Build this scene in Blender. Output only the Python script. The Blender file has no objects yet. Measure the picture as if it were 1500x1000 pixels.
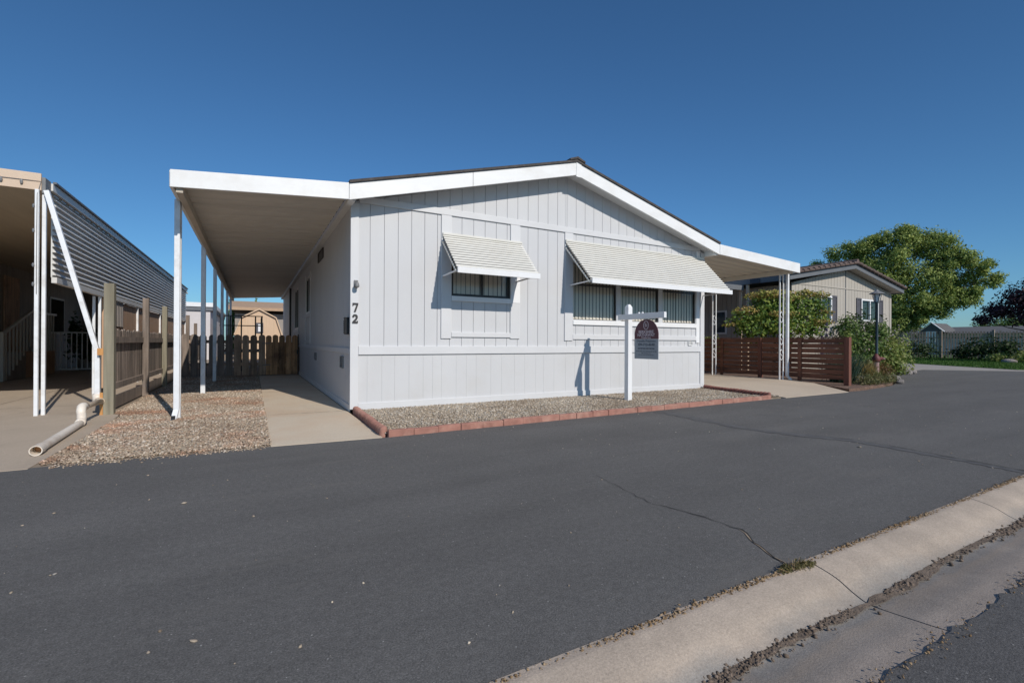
import bpy, bmesh, math, random
import numpy as np
from mathutils import Vector, Matrix
random.seed(7); RNG = np.random.default_rng(7)
SC = bpy.context.scene
COL = SC.collection
pi = math.pi

# ------------------------------------------------------------------ materials
def nt(m):
    m.use_nodes = True
    t = m.node_tree; t.nodes.clear()
    out = t.nodes.new('ShaderNodeOutputMaterial')
    b = t.nodes.new('ShaderNodeBsdfPrincipled')
    t.links.new(b.outputs[0], out.inputs[0])
    return t, b, out
def node(t, k, **kw):
    n = t.nodes.new(k)
    for a, v in kw.items(): setattr(n, a, v)
    return n
def pos(t, stretch=(1, 1, 1)):
    g = node(t, 'ShaderNodeNewGeometry'); mp = node(t, 'ShaderNodeMapping')
    mp.inputs['Scale'].default_value = stretch
    t.links.new(g.outputs['Position'], mp.inputs['Vector'])
    return mp.outputs[0]
def noise(t, vec, scale, detail=4, rough=.55, dist=0):
    n = node(t, 'ShaderNodeTexNoise')
    n.inputs['Scale'].default_value = scale; n.inputs['Detail'].default_value = detail
    n.inputs['Roughness'].default_value = rough; n.inputs['Distortion'].default_value = dist
    t.links.new(vec, n.inputs['Vector']); return n.outputs[0]
def ramp(t, fac, stops):
    r = node(t, 'ShaderNodeValToRGB'); e = r.color_ramp.elements
    while len(e) < len(stops): e.new(.5)
    for x, (p, c) in zip(e, stops):
        x.position = p; x.color = (*c, 1) if len(c) == 3 else c
    t.links.new(fac, r.inputs[0]); return r.outputs[0]
def mix(t, fac, a, b, mode='MIX'):
    m = node(t, 'ShaderNodeMix', data_type='RGBA', blend_type=mode)
    for s, v in ((0, fac), (6, a), (7, b)):
        if hasattr(v, 'links'): t.links.new(v, m.inputs[s])
        else: m.inputs[s].default_value = v if s == 0 else (*v, 1)
    return m.outputs[2]
def bump(t, b, h, strength, dist=.01):
    n = node(t, 'ShaderNodeBump'); n.inputs['Strength'].default_value = strength
    n.inputs['Distance'].default_value = dist
    t.links.new(h, n.inputs['Height']); t.links.new(n.outputs[0], b.inputs['Normal'])
def g3(v): return (v, v, v)
def mul(c, k): return tuple(x*k for x in c)

def P(name, c, var=.12, scale=3., stretch=(1, 1, 1), rough=.7, bs=.15, bscale=60., bstretch=None, dirt=None, dscale=.8, damt=.5, metal=0, spec=.5, bd=.004, island=0):
    """painted / plain surface: colour varied by noise, optional dirt blotches, fine bump"""
    m = bpy.data.materials.new(name); t, b, o = nt(m)
    v = pos(t, stretch)
    col = ramp(t, noise(t, v, scale, 5), [(.3, mul(c, 1-var)), (.7, mul(c, 1+var))])
    if dirt:
        f = ramp(t, noise(t, pos(t), dscale, 6, .65), [(.48, g3(0)), (.72, g3(damt))])
        col = mix(t, f, col, dirt)
    if island:
        gi = node(t, 'ShaderNodeNewGeometry'); col = mix(t, 1., col, ramp(t, gi.outputs['Random Per Island'], [(0, g3(1-island)), (1, g3(1+island))]), 'MULTIPLY')
    t.links.new(col, b.inputs['Base Color'])
    b.inputs['Roughness'].default_value = rough; b.inputs['Metallic'].default_value = metal
    b.inputs['Specular IOR Level'].default_value = spec
    if bs: bump(t, b, noise(t, pos(t, bstretch or stretch), bscale, 3), bs, bd)
    return m

M = {}
M['siding'] = P('siding_paint', (.578, .578, .585), .035, 1.2, (1, 1, .4), .6, .35, 40, (6, 6, .6), bd=.003, dirt=(.50, .50, .50), dscale=1.3, damt=.25)
M['siding_low'] = P('skirting_paint', (.58, .58, .585), .03, 1.2, (1, 1, .4), .62, .3, 40, (6, 6, .6), bd=.003, dirt=(.52, .50, .47), dscale=1.7, damt=.35)
M['trim'] = P('trim_paint', (.63, .63, .635), .03, 2, (1, 1, 1), .55, .2, 60)
M['white'] = P('white_paint', (.80, .80, .80), .03, 2, (1, 1, 1), .5, .15, 60, dirt=(.66, .64, .60), dscale=2.5, damt=.35)
M['fascia'] = P('fascia_paint', (.82, .82, .81), .03, 2, (.6, .6, 4), .5, .25, 30, (.6, .6, 6), dirt=(.6, .56, .5), dscale=2.2, damt=.35)
M['soffit'] = P('soffit_paint', (.66, .66, .65), .03, 2, rough=.7)
M['pan'] = P('aluminium_pan', (.66, .62, .55), .07, 1.5, (.3, 3, 1), .55, .1, 20, dirt=(.52, .48, .42), damt=.35)
M['pan_r'] = P('aluminium_pan_pale', (.70, .67, .60), .06, 1.5, (.3, 3, 1), .55, .1, 20)
M['beam'] = P('beam_tan', (.52, .45, .36), .1, 2, rough=.6)
M['post'] = P('post_enamel', (.78, .79, .80), .04, 4, rough=.4, bs=.05, dirt=(.42, .38, .33), dscale=5, damt=.5)
M['shingle'] = P('roof_shingle', (.075, .066, .062), .3, 14, rough=.95, bs=.6, bscale=90)
M['black'] = P('black_metal', (.018, .018, .02), .2, 8, rough=.45, bs=.05)
M['dark_frame'] = P('bronze_frame', (.035, .032, .03), .15, 8, rough=.4, bs=.05)
M['grille'] = P('vent_grey', (.20, .20, .20), .1, 8, rough=.6)
M['slat'] = P('awning_enamel', (.70, .68, .62), .035, 4, (.5, 1, 1), .45, .05, 40, dirt=(.60, .56, .48), dscale=4, damt=.35)
M['awn_shade'] = P('awning_gap_shade', (.42, .405, .37), .05, 4, rough=.6)  # darker than the slats, to put shade into the gaps between them
M['brick'] = P('edging_concrete_red', (.345, .165, .125), .18, 9, rough=.9, bs=.6, bscale=70, dirt=(.50, .30, .23), dscale=6, damt=.7)
M['brick2'] = P('edging_concrete_brown', (.22, .085, .068), .2, 9, rough=.9, bs=.6, bscale=70, dirt=(.34, .17, .13), dscale=6, damt=.6)
M['pvc'] = P('pvc_pipe', (.83, .755, .655), .05, 3, rough=.45, bs=.05, dirt=(.50, .38, .28), dscale=5, damt=.6)
M['pvc_tan'] = P('pvc_pipe_tan', (.55, .45, .34), .08, 3, rough=.5, bs=.05)
M['wood_grey'] = P('weathered_wood', (.245, .195, .16), .4, 2.2, (9, 9, .6), .9, .5, 22, (9, 9, .5), dirt=(.10, .08, .065), damt=.6, island=.3)
M['wood_stain'] = P('stained_cedar', (.46, .25, .125), .45, 2.2, (9, 9, .6), .8, .5, 22, (9, 9, .5), dirt=(.10, .05, .03), dscale=2.5, damt=.8, island=.3)
M['wood_mid'] = P('half_faded_cedar', (.46, .31, .21), .35, 2.2, (9, 9, .6), .85, .5, 22, (9, 9, .5), dirt=(.12, .08, .06), dscale=2.5, damt=.7, island=.3)
M['wood_green'] = P('treated_post', (.25, .225, .165), .25, 2, (8, 8, .5), .9, .5, 22, (9, 9, .5), dirt=(.20, .17, .11), damt=.6)
M['wood_orange'] = P('fresh_block_wood', (.55, .27, .09), .2, 3, (6, 6, 1), .8, .3, 22)
M['wood_red'] = P('redwood_slat', (.165, .065, .037), .35, 2.2, (1, .6, 9), .7, .5, 22, (1, .5, 9), dirt=(.08, .035, .022), dscale=2, damt=.6, island=.22)
M['wood_redend'] = P('redwood_end', (.17, .065, .042), .3, 2.2, (8, 8, .6), .75, .4, 22)
M['nb_tan'] = P('peach_fascia', (.66, .51, .38), .06, 3, rough=.6, dirt=(.48, .36, .26), damt=.4)
M['nb_band'] = P('grey_siding_band', (.66, .64, .60), .06, 3, (1, .3, 1), .5, .1, 30)
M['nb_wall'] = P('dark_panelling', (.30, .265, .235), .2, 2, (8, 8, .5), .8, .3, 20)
M['nb_infill'] = P('tan_plywood', (.50, .32, .20), .12, 2, (3, 3, .6), .8, .2, 20)
M['nb_under'] = P('brown_pan', (.48, .41, .31), .1, 2, (3, .3, 1), .6, .1, 20)
M['rail'] = P('cream_railing', (.50, .47, .41), .05, 3, rough=.5)
M['tan_house'] = P('tan_siding', (.42, .385, .335), .05, 2, (3, 3, .5), .8, .25, 30, (8, 8, .5))
M['bluegrey'] = P('slate_trim', (.14, .148, .16), .06, 3, rough=.6)
M['shutter'] = P('shutter_charcoal', (.085, .082, .095), .08, 3, rough=.6)
M['tile'] = P('roof_tile', (.125, .088, .075), .35, 6, rough=.9, bs=.4, bscale=40, dirt=(.09, .07, .065), dscale=3, damt=.7)
M['shed'] = P('shed_peach', (.64, .46, .31), .07, 2, (6, 6, .6), .8, .3, 25)
M['white_bldg'] = P('pale_wall', (.62, .58, .57), .04, 2, rough=.8)
M['far_roof'] = P('far_roof', (.11, .105, .105), .15, 4, rough=.9)
M['tan_roof'] = P('tan_eave', (.45, .30, .19), .1, 3, rough=.8)
M['far_wood'] = P('grey_paling', (.32, .26, .21), .3, 3, (3, 3, .6), .9, .3, 20)
M['bark'] = P('bark', (.13, .10, .075), .35, 6, (3, 3, .6), .95, .8, 25)
M['rock'] = P('field_rock', (.24, .215, .20), .35, 5, rough=.95, bs=.8, bscale=18, bd=.03, dirt=(.34, .29, .25), dscale=5, damt=.7)
M['mulch'] = P('mulch', (.17, .105, .075), .4, 14, rough=1, bs=1, bscale=50, bd=.02)
M['dirt'] = P('dry_soil', (.28, .22, .16), .25, 3, rough=1, bs=.7, bscale=30, bd=.02)
M['pink'] = P('faded_red_pipe', (.30, .18, .175), .12, 5, rough=.7, dirt=(.52, .34, .31), dscale=7, damt=.7)
M['redcap'] = P('red_valve', (.13, .032, .03), .2, 7, rough=.6)
M['lamp_green'] = P('lamp_pole_paint', (.035, .06, .075), .15, 5, rough=.45)
M['maroon'] = P('sign_maroon', (.095, .022, .038), .05, 3, rough=.55, bs=.03)
M['signgrey'] = P('sign_grey', (.30, .33, .36), .04, 3, rough=.55, bs=.03)
M['signtext'] = P('sign_letter_pale', (.62, .53, .55), .02, 3, rough=.6, bs=0)
M['signtext2'] = P('sign_letter_dark', (.10, .12, .15), .02, 3, rough=.6, bs=0)
M['number'] = P('number_black', (.028, .026, .026), .1, 3, rough=.5, bs=0)
M['blind'] = P('blind_fabric', (.86, .80, .71), .08, 3, (12, 12, .2), .8, .1, 20)
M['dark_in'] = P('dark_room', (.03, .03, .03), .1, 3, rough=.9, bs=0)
M['blue_blind'] = P('blind_teal', (.32, .40, .38), .06, 3, (.2, .2, 9), .6, .1, 20)
M['navy'] = P('navy_box', (.03, .04, .06), .1, 3, rough=.5, bs=0)
M['green_box'] = M['grille']

def glass(name, tint=(.9, .92, .93)):
    m = bpy.data.materials.new(name); t, b, o = nt(m); t.nodes.remove(b)
    tr = node(t, 'ShaderNodeBsdfTransparent'); tr.inputs[0].default_value = (*tint, 1)
    gl = node(t, 'ShaderNodeBsdfGlossy'); gl.inputs['Roughness'].default_value = .015
    fr = node(t, 'ShaderNodeFresnel'); fr.inputs['IOR'].default_value = 1.55
    mx = node(t, 'ShaderNodeMixShader')
    t.links.new(fr.outputs[0], mx.inputs[0]); t.links.new(tr.outputs[0], mx.inputs[1]); t.links.new(gl.outputs[0], mx.inputs[2])
    t.links.new(mx.outputs[0], o.inputs[0]); return m
M['glass'] = glass('window_glass', (.96, .96, .95))
M['glass_dark'] = glass('window_glass_dark', (.45, .5, .5))

def leafmat(name, stops, trans=.35, rough=.55):
    m = bpy.data.materials.new(name); t, b, o = nt(m)
    g = node(t, 'ShaderNodeNewGeometry')
    n = noise(t, pos(t), 1.1, 3)
    a = node(t, 'ShaderNodeMath', operation='MULTIPLY'); t.links.new(g.outputs['Random Per Island'], a.inputs[0]); a.inputs[1].default_value = .65
    c = node(t, 'ShaderNodeMath', operation='MULTIPLY_ADD'); t.links.new(n, c.inputs[0]); c.inputs[1].default_value = .35; t.links.new(a.outputs[0], c.inputs[2])
    col = ramp(t, c.outputs[0], stops)
    t.links.new(col, b.inputs['Base Color']); b.inputs['Roughness'].default_value = rough
    b.inputs['Specular IOR Level'].default_value = .3
    tl = node(t, 'ShaderNodeBsdfTranslucent'); t.links.new(col, tl.inputs[0])
    mx = node(t, 'ShaderNodeMixShader'); mx.inputs[0].default_value = trans
    t.links.new(b.outputs[0], mx.inputs[1]); t.links.new(tl.outputs[0], mx.inputs[2]); t.links.new(mx.outputs[0], o.inputs[0])
    return m
def G(*cols): return [(i/(len(cols)-1)*.8+.1, c) for i, c in enumerate(cols)]
M['leaf_tree'] = leafmat('leaf_bright', G((.081, .124, .037), (.205, .278, .066), (.351, .425, .110), (.527, .556, .176)))
M['leaf_dark'] = leafmat('leaf_dark', G((.017, .035, .011), (.035, .063, .020), (.056, .098, .028)))
M['leaf_plum'] = leafmat('leaf_plum', G((.016, .008, .011), (.034, .014, .02), (.06, .025, .033), (.10, .052, .062)), .2)
M['leaf_maple'] = leafmat('leaf_maple', G((.054, .108, .026), (.108, .194, .039), (.216, .302, .054), (.367, .367, .076)))
M['leaf_mapletip'] = leafmat('leaf_maple_tip', G((.196, .256, .044), (.330, .346, .074), (.450, .284, .106), (.450, .420, .150)))
M['leaf_shrub'] = leafmat('leaf_shrub', G((.047, .096, .024), (.096, .176, .040), (.176, .255, .064), (.383, .415, .223)))
M['leaf_lime'] = leafmat('leaf_lime', G((.068, .115, .020), (.149, .216, .041), (.257, .297, .081), (.338, .324, .135)))
M['leaf_olive'] = leafmat('leaf_olive', G((.065, .085, .029), (.124, .143, .052), (.208, .195, .078), (.260, .182, .104)))
M['leaf_red'] = leafmat('leaf_rust', G((.10, .05, .02), (.17, .09, .03), (.14, .12, .04)))
M['blade_blue'] = leafmat('blade_bluegreen', G((.04, .075, .05), (.07, .12, .08), (.10, .15, .10)))
M['blade_gold'] = leafmat('blade_gold', G((.26, .20, .07), (.40, .29, .12), (.22, .22, .06)))
M['grass'] = leafmat('lawn_blade', G((.035, .08, .012), (.06, .13, .02), (.09, .17, .03)))
M['flower'] = leafmat('flower_pale', G((.30, .22, .25), (.55, .50, .48), (.40, .25, .18)))
M['spike'] = leafmat('flower_spike', G((.09, .07, .12), (.16, .14, .22)))
M['weed'] = leafmat('weed_leaf', G((.10, .085, .035), (.17, .15, .055), (.24, .20, .09)))
M['litter'] = leafmat('dry_litter', G((.16, .10, .05), (.30, .20, .11), (.42, .31, .20)), .1, .9)
M['clod'] = leafmat('dry_clod', G((.10, .075, .055), (.16, .12, .09), (.25, .19, .145)), 0, 1)
def stonemat(name, stops, patch=None):
    m = bpy.data.materials.new(name); t, b, o = nt(m)
    g = node(t, 'ShaderNodeNewGeometry')
    col = ramp(t, g.outputs['Random Per Island'], stops)
    col = mix(t, .35, col, ramp(t, noise(t, pos(t), 120, 2), [(.3, g3(.12)), (.7, g3(.5))]), 'OVERLAY')
    big = ramp(t, noise(t, pos(t), .9, 4), [(.35, (.78, .72, .66)), (.65, (1.1, 1.08, 1.05))])
    col = mix(t, 1., col, big, 'MULTIPLY')
    if patch:
        pf_ = ramp(t, noise(t, pos(t, (.8, 1.3, 1)), 1.15, 5, .6), [(.5, g3(0)), (.66, g3(.85))]); col = mix(t, pf_, col, mix(t, 1., col, patch, 'MULTIPLY'))
    t.links.new(col, b.inputs['Base Color']); b.inputs['Roughness'].default_value = .85
    return m
M['gravel'] = stonemat('gravel_stone', [(0, (.24, .20, .16)), (.25, (.42, .36, .28)), (.5, (.52, .42, .31)), (.7, (.38, .37, .35)), (.88, (.64, .57, .47)), (1, (.76, .70, .62))])
M['gravel_red'] = stonemat('gravel_stone_red', [(0, (.26, .20, .155)), (.22, (.46, .38, .285)), (.42, (.42, .30, .22)), (.55, (.38, .345, .29)), (.75, (.58, .485, .365)), (.92, (.64, .57, .48)), (1, (.80, .74, .67))], (.98, .66, .54))

def asphalt(name, base, streak=(.35, 3, 1), warm=(1, 1, 1)):
    m = bpy.data.materials.new(name); t, b, o = nt(m)
    p = pos(t)
    fine = ramp(t, noise(t, p, 150, 3, .85), [(.3, mul(base, .5)), (.5, mul(base, .98)), (.72, mul(base, 1.7))])
    med = ramp(t, noise(t, p, 32, 5, .8), [(.34, g3(.82)), (.64, g3(1.17))]); fine = mix(t, 1., fine, med, 'MULTIPLY')
    worn = ramp(t, noise(t, pos(t, streak), .55, 6, .6, .4), [(.28, g3(.87)), (.5, g3(1)), (.72, g3(1.12))])
    col = mix(t, 1., fine, worn, 'MULTIPLY')
    blot = ramp(t, noise(t, p, 1.6, 6, .65), [(.3, g3(.93)), (.68, g3(1.06))])
    col = mix(t, 1., col, blot, 'MULTIPLY')
    vo = node(t, 'ShaderNodeTexVoronoi'); vo.inputs['Scale'].default_value = 34; vo.inputs['Randomness'].default_value = 1
    t.links.new(p, vo.inputs['Vector'])
    sz = node(t, 'ShaderNodeMath', operation='LESS_THAN'); sz.inputs[1].default_value = .105; t.links.new(vo.outputs['Distance'], sz.inputs[0])
    sep = node(t, 'ShaderNodeSeparateColor'); t.links.new(vo.outputs['Color'], sep.inputs[0])
    gt = node(t, 'ShaderNodeMath', operation='GREATER_THAN'); gt.inputs[1].default_value = .6; t.links.new(sep.outputs[0], gt.inputs[0])
    sp = node(t, 'ShaderNodeMath', operation='MULTIPLY'); t.links.new(sz.outputs[0], sp.inputs[0]); t.links.new(gt.outputs[0], sp.inputs[1])
    sp2 = node(t, 'ShaderNodeMath', operation='MULTIPLY'); t.links.new(sp.outputs[0], sp2.inputs[0]); t.links.new(sep.outputs[1], sp2.inputs[1])
    oil = ramp(t, noise(t, pos(t, (1, 1.6, 1)), .75, 5, .6), [(.64, g3(0)), (.74, g3(.45))]); col = mix(t, oil, col, mul(base, .7))
    dust = ramp(t, noise(t, pos(t, (.5, 2.4, 1)), 1.0, 7, .72), [(.56, g3(0)), (.75, g3(.5))]); col = mix(t, dust, col, (base[0]*1.45, base[1]*1.4, base[2]*1.32))
    col = mix(t, sp2.outputs[0], col, (.36, .35, .33))
    t.links.new(col, b.inputs['Base Color']); b.inputs['Roughness'].default_value = .88
    b.inputs['Specular IOR Level'].default_value = .3
    bump(t, b, noise(t, p, 170, 3, .7), .55, .006)
    return m
M['asphalt'] = asphalt('asphalt', (.124, .119, .113))
M['asphalt_street'] = asphalt('asphalt_street', (.10, .096, .094))
M['tar'] = P('crack_sealer', (.100, .097, .095), .2, 12, rough=.8, bs=.3, bscale=120)
M['crack'] = P('crack_dark', (.018, .016, .015), .3, 12, rough=1, bs=0)
M['crackdirt'] = P('crack_dirt', (.33, .25, .17), .3, 16, rough=1, bs=.4)
def concrete(name, base, stain, stain2, sc=.9):
    m = bpy.data.materials.new(name); t, b, o = nt(m); p = pos(t)
    col = ramp(t, noise(t, p, 90, 4, .7), [(.25, mul(base, .84)), (.75, mul(base, 1.13))])
    f1 = ramp(t, noise(t, p, sc, 6, .65, .3), [(.42, g3(0)), (.7, g3(.75))])
    col = mix(t, f1, col, stain)
    f2 = ramp(t, noise(t, pos(t, (1, .4, 1)), sc*2.3, 6, .7), [(.55, g3(0)), (.78, g3(.7))])
    col = mix(t, f2, col, stain2)
    t.links.new(col, b.inputs['Base Color']); b.inputs['Roughness'].default_value = .9
    b.inputs['Specular IOR Level'].default_value = .25
    bump(t, b, noise(t, p, 120, 4, .7), .3, .004); return m
M['path'] = concrete('path_concrete', (.64, .54, .415), (.58, .41, .27), (.50, .42, .33))
M['drive'] = concrete('driveway_concrete', (.56, .465, .36), (.48, .39, .30), (.58, .48, .38))
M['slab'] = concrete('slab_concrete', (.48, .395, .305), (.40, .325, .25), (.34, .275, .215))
M['apron'] = concrete('apron_concrete', (.36, .33, .30), (.31, .28, .25), (.27, .25, .23))
def gutter_mat():
    m = bpy.data.materials.new('gutter_concrete'); t, b, o = nt(m); p = pos(t)
    sx = node(t, 'ShaderNodeSeparateXYZ'); t.links.new(p, sx.inputs[0])
    wob = noise(t, pos(t, (1.3, 3, 1)), 1.5, 6, .6)
    a = node(t, 'ShaderNodeMath', operation='MULTIPLY_ADD'); t.links.new(wob, a.inputs[0]); a.inputs[1].default_value = .26; t.links.new(sx.outputs[1], a.inputs[2])
    r = node(t, 'ShaderNodeMapRange'); r.inputs['From Min'].default_value = -6.22+.13; r.inputs['From Max'].default_value = -5.66+.13
    t.links.new(a.outputs[0], r.inputs['Value'])
    col = ramp(t, r.outputs[0], [(0, (.36, .30, .25)), (.2, (.35, .295, .25)), (.34, (.27, .235, .205)), (.46, (.28, .235, .195)), (.53, (.24, .22, .20)), (.6, (.29, .265, .235)), (.74, (.42, .345, .275)), (1, (.47, .385, .305))])
    fine = ramp(t, noise(t, p, 130, 4, .75), [(.25, g3(.72)), (.75, g3(1.25))])
    col = mix(t, 1., col, fine, 'MULTIPLY')
    bl = ramp(t, noise(t, p, 2.6, 7, .7), [(.35, g3(.82)), (.65, g3(1.1))])
    col = mix(t, 1., col, bl, 'MULTIPLY')
    t.links.new(col, b.inputs['Base Color']); b.inputs['Roughness'].default_value = .92
    bump(t, b, noise(t, p, 140, 4, .7), .45, .005); return m
M['gutter'] = gutter_mat()
M['lawn'] = P('lawn_turf', (.055, .115, .018), .3, 9, rough=.9, bs=.8, bscale=60, bd=.02)
M['mud'] = P('gutter_mud', (.17, .128, .095), .35, 18, rough=1, bs=.8, bscale=90, bd=.01)
M['fieldgrass'] = P('dry_ground', (.32, .28, .22), .3, .6, rough=1, bs=.4, bscale=6)

# ------------------------------------------------------------------ mesh helpers
class MB:
    def __init__(s): s.v = []; s.f = []
    def add(s, v, f):
        k = len(s.v); s.v += [tuple(x) for x in v]; s.f += [tuple(i+k for i in q) for q in f]; return s
    def hexa(s, p):
        return s.add(p, [(0, 3, 2, 1), (4, 5, 6, 7), (0, 1, 5, 4), (1, 2, 6, 5), (2, 3, 7, 6), (3, 0, 4, 7)])
    def box(s, x0, x1, y0, y1, z0, z1):
        return s.hexa([(x0, y0, z0), (x1, y0, z0), (x1, y1, z0), (x0, y1, z0), (x0, y0, z1), (x1, y0, z1), (x1, y1, z1), (x0, y1, z1)])
    def bar(s, a, b, w, h, up=(0, 0, 1)):
        a = Vector(a); b = Vector(b); d = (b-a).normalized(); u = Vector(up)
        if abs(d.dot(u)) > .98: u = Vector((0, 1, 0))
        r = d.cross(u).normalized()*w/2; u = r.cross(d).normalized()*h/2
        return s.hexa([a-r-u, a+r-u, b+r-u, b-r-u, a-r+u, a+r+u, b+r+u, b-r+u])
    def tube(s, pts, r, n=10, cap=True):
        pts = [Vector(p) for p in pts]; rs = r if isinstance(r, (list, tuple)) else [r]*len(pts)
        k = len(s.v); prev = None
        for i, p in enumerate(pts):
            d = (pts[min(i+1, len(pts)-1)]-pts[max(i-1, 0)]).normalized()
            if prev is None:
                prev = Vector((0, 0, 1)) if abs(d.z) < .9 else Vector((1, 0, 0))
            a = d.cross(prev).normalized(); c = a.cross(d).normalized(); prev = c
            for j in range(n):
                t = 2*pi*j/n; s.v.append(tuple(p+a*math.cos(t)*rs[i]+c*math.sin(t)*rs[i]))
        for i in range(len(pts)-1):
            for j in range(n):
                s.f.append((k+i*n+j, k+i*n+(j+1) % n, k+(i+1)*n+(j+1) % n, k+(i+1)*n+j))
        if cap:
            s.f.append(tuple(k+j for j in range(n))[::-1]); s.f.append(tuple(k+(len(pts)-1)*n+j for j in range(n)))
        return s
    def prism(s, poly, mapper, a, b):
        """poly of 2-D points extruded from a to b; mapper(u, v, w) gives the 3-D point"""
        n = len(poly); k = len(s.v)
        s.v += [tuple(mapper(u, v, a)) for u, v in poly]+[tuple(mapper(u, v, b)) for u, v in poly]
        s.f.append(tuple(k+i for i in range(n))[::-1]); s.f.append(tuple(k+n+i for i in range(n)))
        for i in range(n): s.f.append((k+i, k+(i+1) % n, k+n+(i+1) % n, k+n+i))
        return s
    def lathe(s, prof, c, n=12):
        k = len(s.v)
        for r, z in prof:
            for j in range(n):
                t = 2*pi*j/n; s.v.append((c[0]+r*math.cos(t), c[1]+r*math.sin(t), c[2]+z))
        m = len(prof)
        for i in range(m-1):
            for j in range(n): s.f.append((k+i*n+j, k+i*n+(j+1) % n, k+(i+1)*n+(j+1) % n, k+(i+1)*n+j))
        s.f.append(tuple(k+j for j in range(n))[::-1]); s.f.append(tuple(k+(m-1)*n+j for j in range(n)))
        return s
    def build(s, name, mat, parent=None, loc=None, bevel=0, smooth=False):
        o0 = wloc(parent) if parent else Vector(loc or (0, 0, 0))
        me = bpy.data.meshes.new(name)
        me.from_pydata([tuple(Vector(p)-o0) for p in s.v], [], s.f)
        bm = bmesh.new(); bm.from_mesh(me); bmesh.ops.recalc_face_normals(bm, faces=bm.faces); bm.to_mesh(me); bm.free()
        me.materials.append(M[mat] if isinstance(mat, str) else mat)
        if smooth: me.shade_smooth()
        o = bpy.data.objects.new(name, me); COL.objects.link(o)
        if parent: o.parent = parent
        else: o.location = o0
        if bevel:
            md = o.modifiers.new('bevel', 'BEVEL'); md.width = bevel; md.segments = 2; md.limit_method = 'ANGLE'
        return o
def wloc(o):
    v = Vector((0, 0, 0))
    while o: v += o.location; o = o.parent
    return v
def npmesh(name, V, F, mat, parent=None, loc=None, smooth=False):
    """V (n,3) array, F (m,k) array of equal-sized faces"""
    o0 = np.array(wloc(parent)) if parent else np.array(loc or (0, 0, 0))
    V = (V-o0).astype(np.float32); k = F.shape[1]
    me = bpy.data.meshes.new(name)
    me.vertices.add(len(V)); me.vertices.foreach_set('co', V.ravel())
    me.loops.add(F.size); me.loops.foreach_set('vertex_index', F.astype(np.int32).ravel())
    me.polygons.add(len(F)); me.polygons.foreach_set('loop_start', np.arange(0, F.size, k, dtype=np.int32))
    me.polygons.foreach_set('loop_total', np.full(len(F), k, dtype=np.int32))
    me.update(calc_edges=True); me.materials.append(M[mat])
    if smooth: me.shade_smooth()
    o = bpy.data.objects.new(name, me); COL.objects.link(o)
    if parent: o.parent = parent
    else: o.location = [float(x) for x in o0]
    return o
def tag(o, label, cat, group=None, kind=None):
    if label: o['label'] = label
    if cat: o['category'] = cat
    if group: o['group'] = group
    if kind: o['kind'] = kind
    return o
def thing(name, label, cat, loc=(0, 0, 0), group=None):
    o = bpy.data.objects.new(name, None); COL.objects.link(o); o.location = loc; o.empty_display_size = .2
    return tag(o, label, cat, group)
def struct(o): o['kind'] = 'structure'; return o
def copy_tree(o, parent=None):
    c = o.copy(); COL.objects.link(c)
    if parent: c.parent = parent
    for ch in list(o.children): copy_tree(ch, c)
    return c
def cbox(name, mat, parent, *b, bevel=.004): return MB().box(*b).build(name, mat, parent, bevel=bevel)

# ------------------------------------------------------------------ vegetation helpers
def leaves(clumps, n, size, flat=.35, shell=2.0, aspect=.55, droop=0.):
    """leaf-sized rhombs spread through ellipsoid clumps (x,y,z,rx,ry,rz)"""
    cl = np.array(clumps, float); w = (cl[:, 3]*cl[:, 4]*cl[:, 5])**(2/3); w /= w.sum()
    idx = RNG.choice(len(cl), n, p=w)
    d = RNG.normal(size=(n, 3)); d /= np.linalg.norm(d, axis=1)[:, None]
    r = RNG.random(n)**(1/shell)
    lump = 1+.22*np.sin(d[:, 0]*5+idx)+.18*np.sin(d[:, 1]*6+d[:, 2]*4+idx*2.)
    P0 = cl[idx, :3]+d*(r*lump)[:, None]*cl[idx, 3:]
    nrm = d*1.0+RNG.normal(size=(n, 3))*.6+np.array([0, 0, flat]); nrm /= np.linalg.norm(nrm, axis=1)[:, None]
    a = np.cross(nrm, RNG.normal(size=(n, 3))); a[:, 2] -= droop; a /= np.linalg.norm(a, axis=1)[:, None]
    b = np.cross(nrm, a)
    s = size*(.6+.8*RNG.random(n))[:, None]
    V = np.stack([P0-a*s*.5, P0+b*s*aspect*.5, P0+a*s*.5, P0-b*s*aspect*.5], 1).reshape(-1, 3)
    return V, np.arange(4*n).reshape(n, 4)
def blades(cx, cy, z, rad, n, h, w, lean=.5, zfun=None):
    t = RNG.random(n)*2*pi; r = rad*np.sqrt(RNG.random(n))
    bx = cx+r*np.cos(t); by = cy+r*np.sin(t); bz = np.full(n, float(z))
    hh = h*(.6+.5*RNG.random(n)); L = RNG.normal(size=(n, 2))*lean*hh[:, None]*.5+np.stack([np.cos(t), np.sin(t)], 1)*(r/rad*lean*hh*.6)[:, None]
    s = RNG.random(n)*2*pi; sx = np.cos(s)*w/2; sy = np.sin(s)*w/2
    b0 = np.stack([bx-sx, by-sy, bz], 1); b1 = np.stack([bx+sx, by+sy, bz], 1)
    m0 = np.stack([bx-sx*.8+L[:, 0]*.35, by-sy*.8+L[:, 1]*.35, bz+hh*.6], 1); m1 = m0+np.stack([sx*1.6, sy*1.6, 0*sx], 1)
    t0 = np.stack([bx+L[:, 0]-sx*.1, by+L[:, 1]-sy*.1, bz+hh], 1); t1 = t0+np.stack([sx*.2, sy*.2, 0*sx], 1)
    V = np.stack([b0, b1, m1, m0, t0, t1], 1).reshape(-1, 3); k = np.arange(n)[:, None]*6
    F = np.concatenate([k+np.array([[0, 1, 2, 3]]), k+np.array([[3, 2, 5, 4]])], 0)
    return V, F
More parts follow.
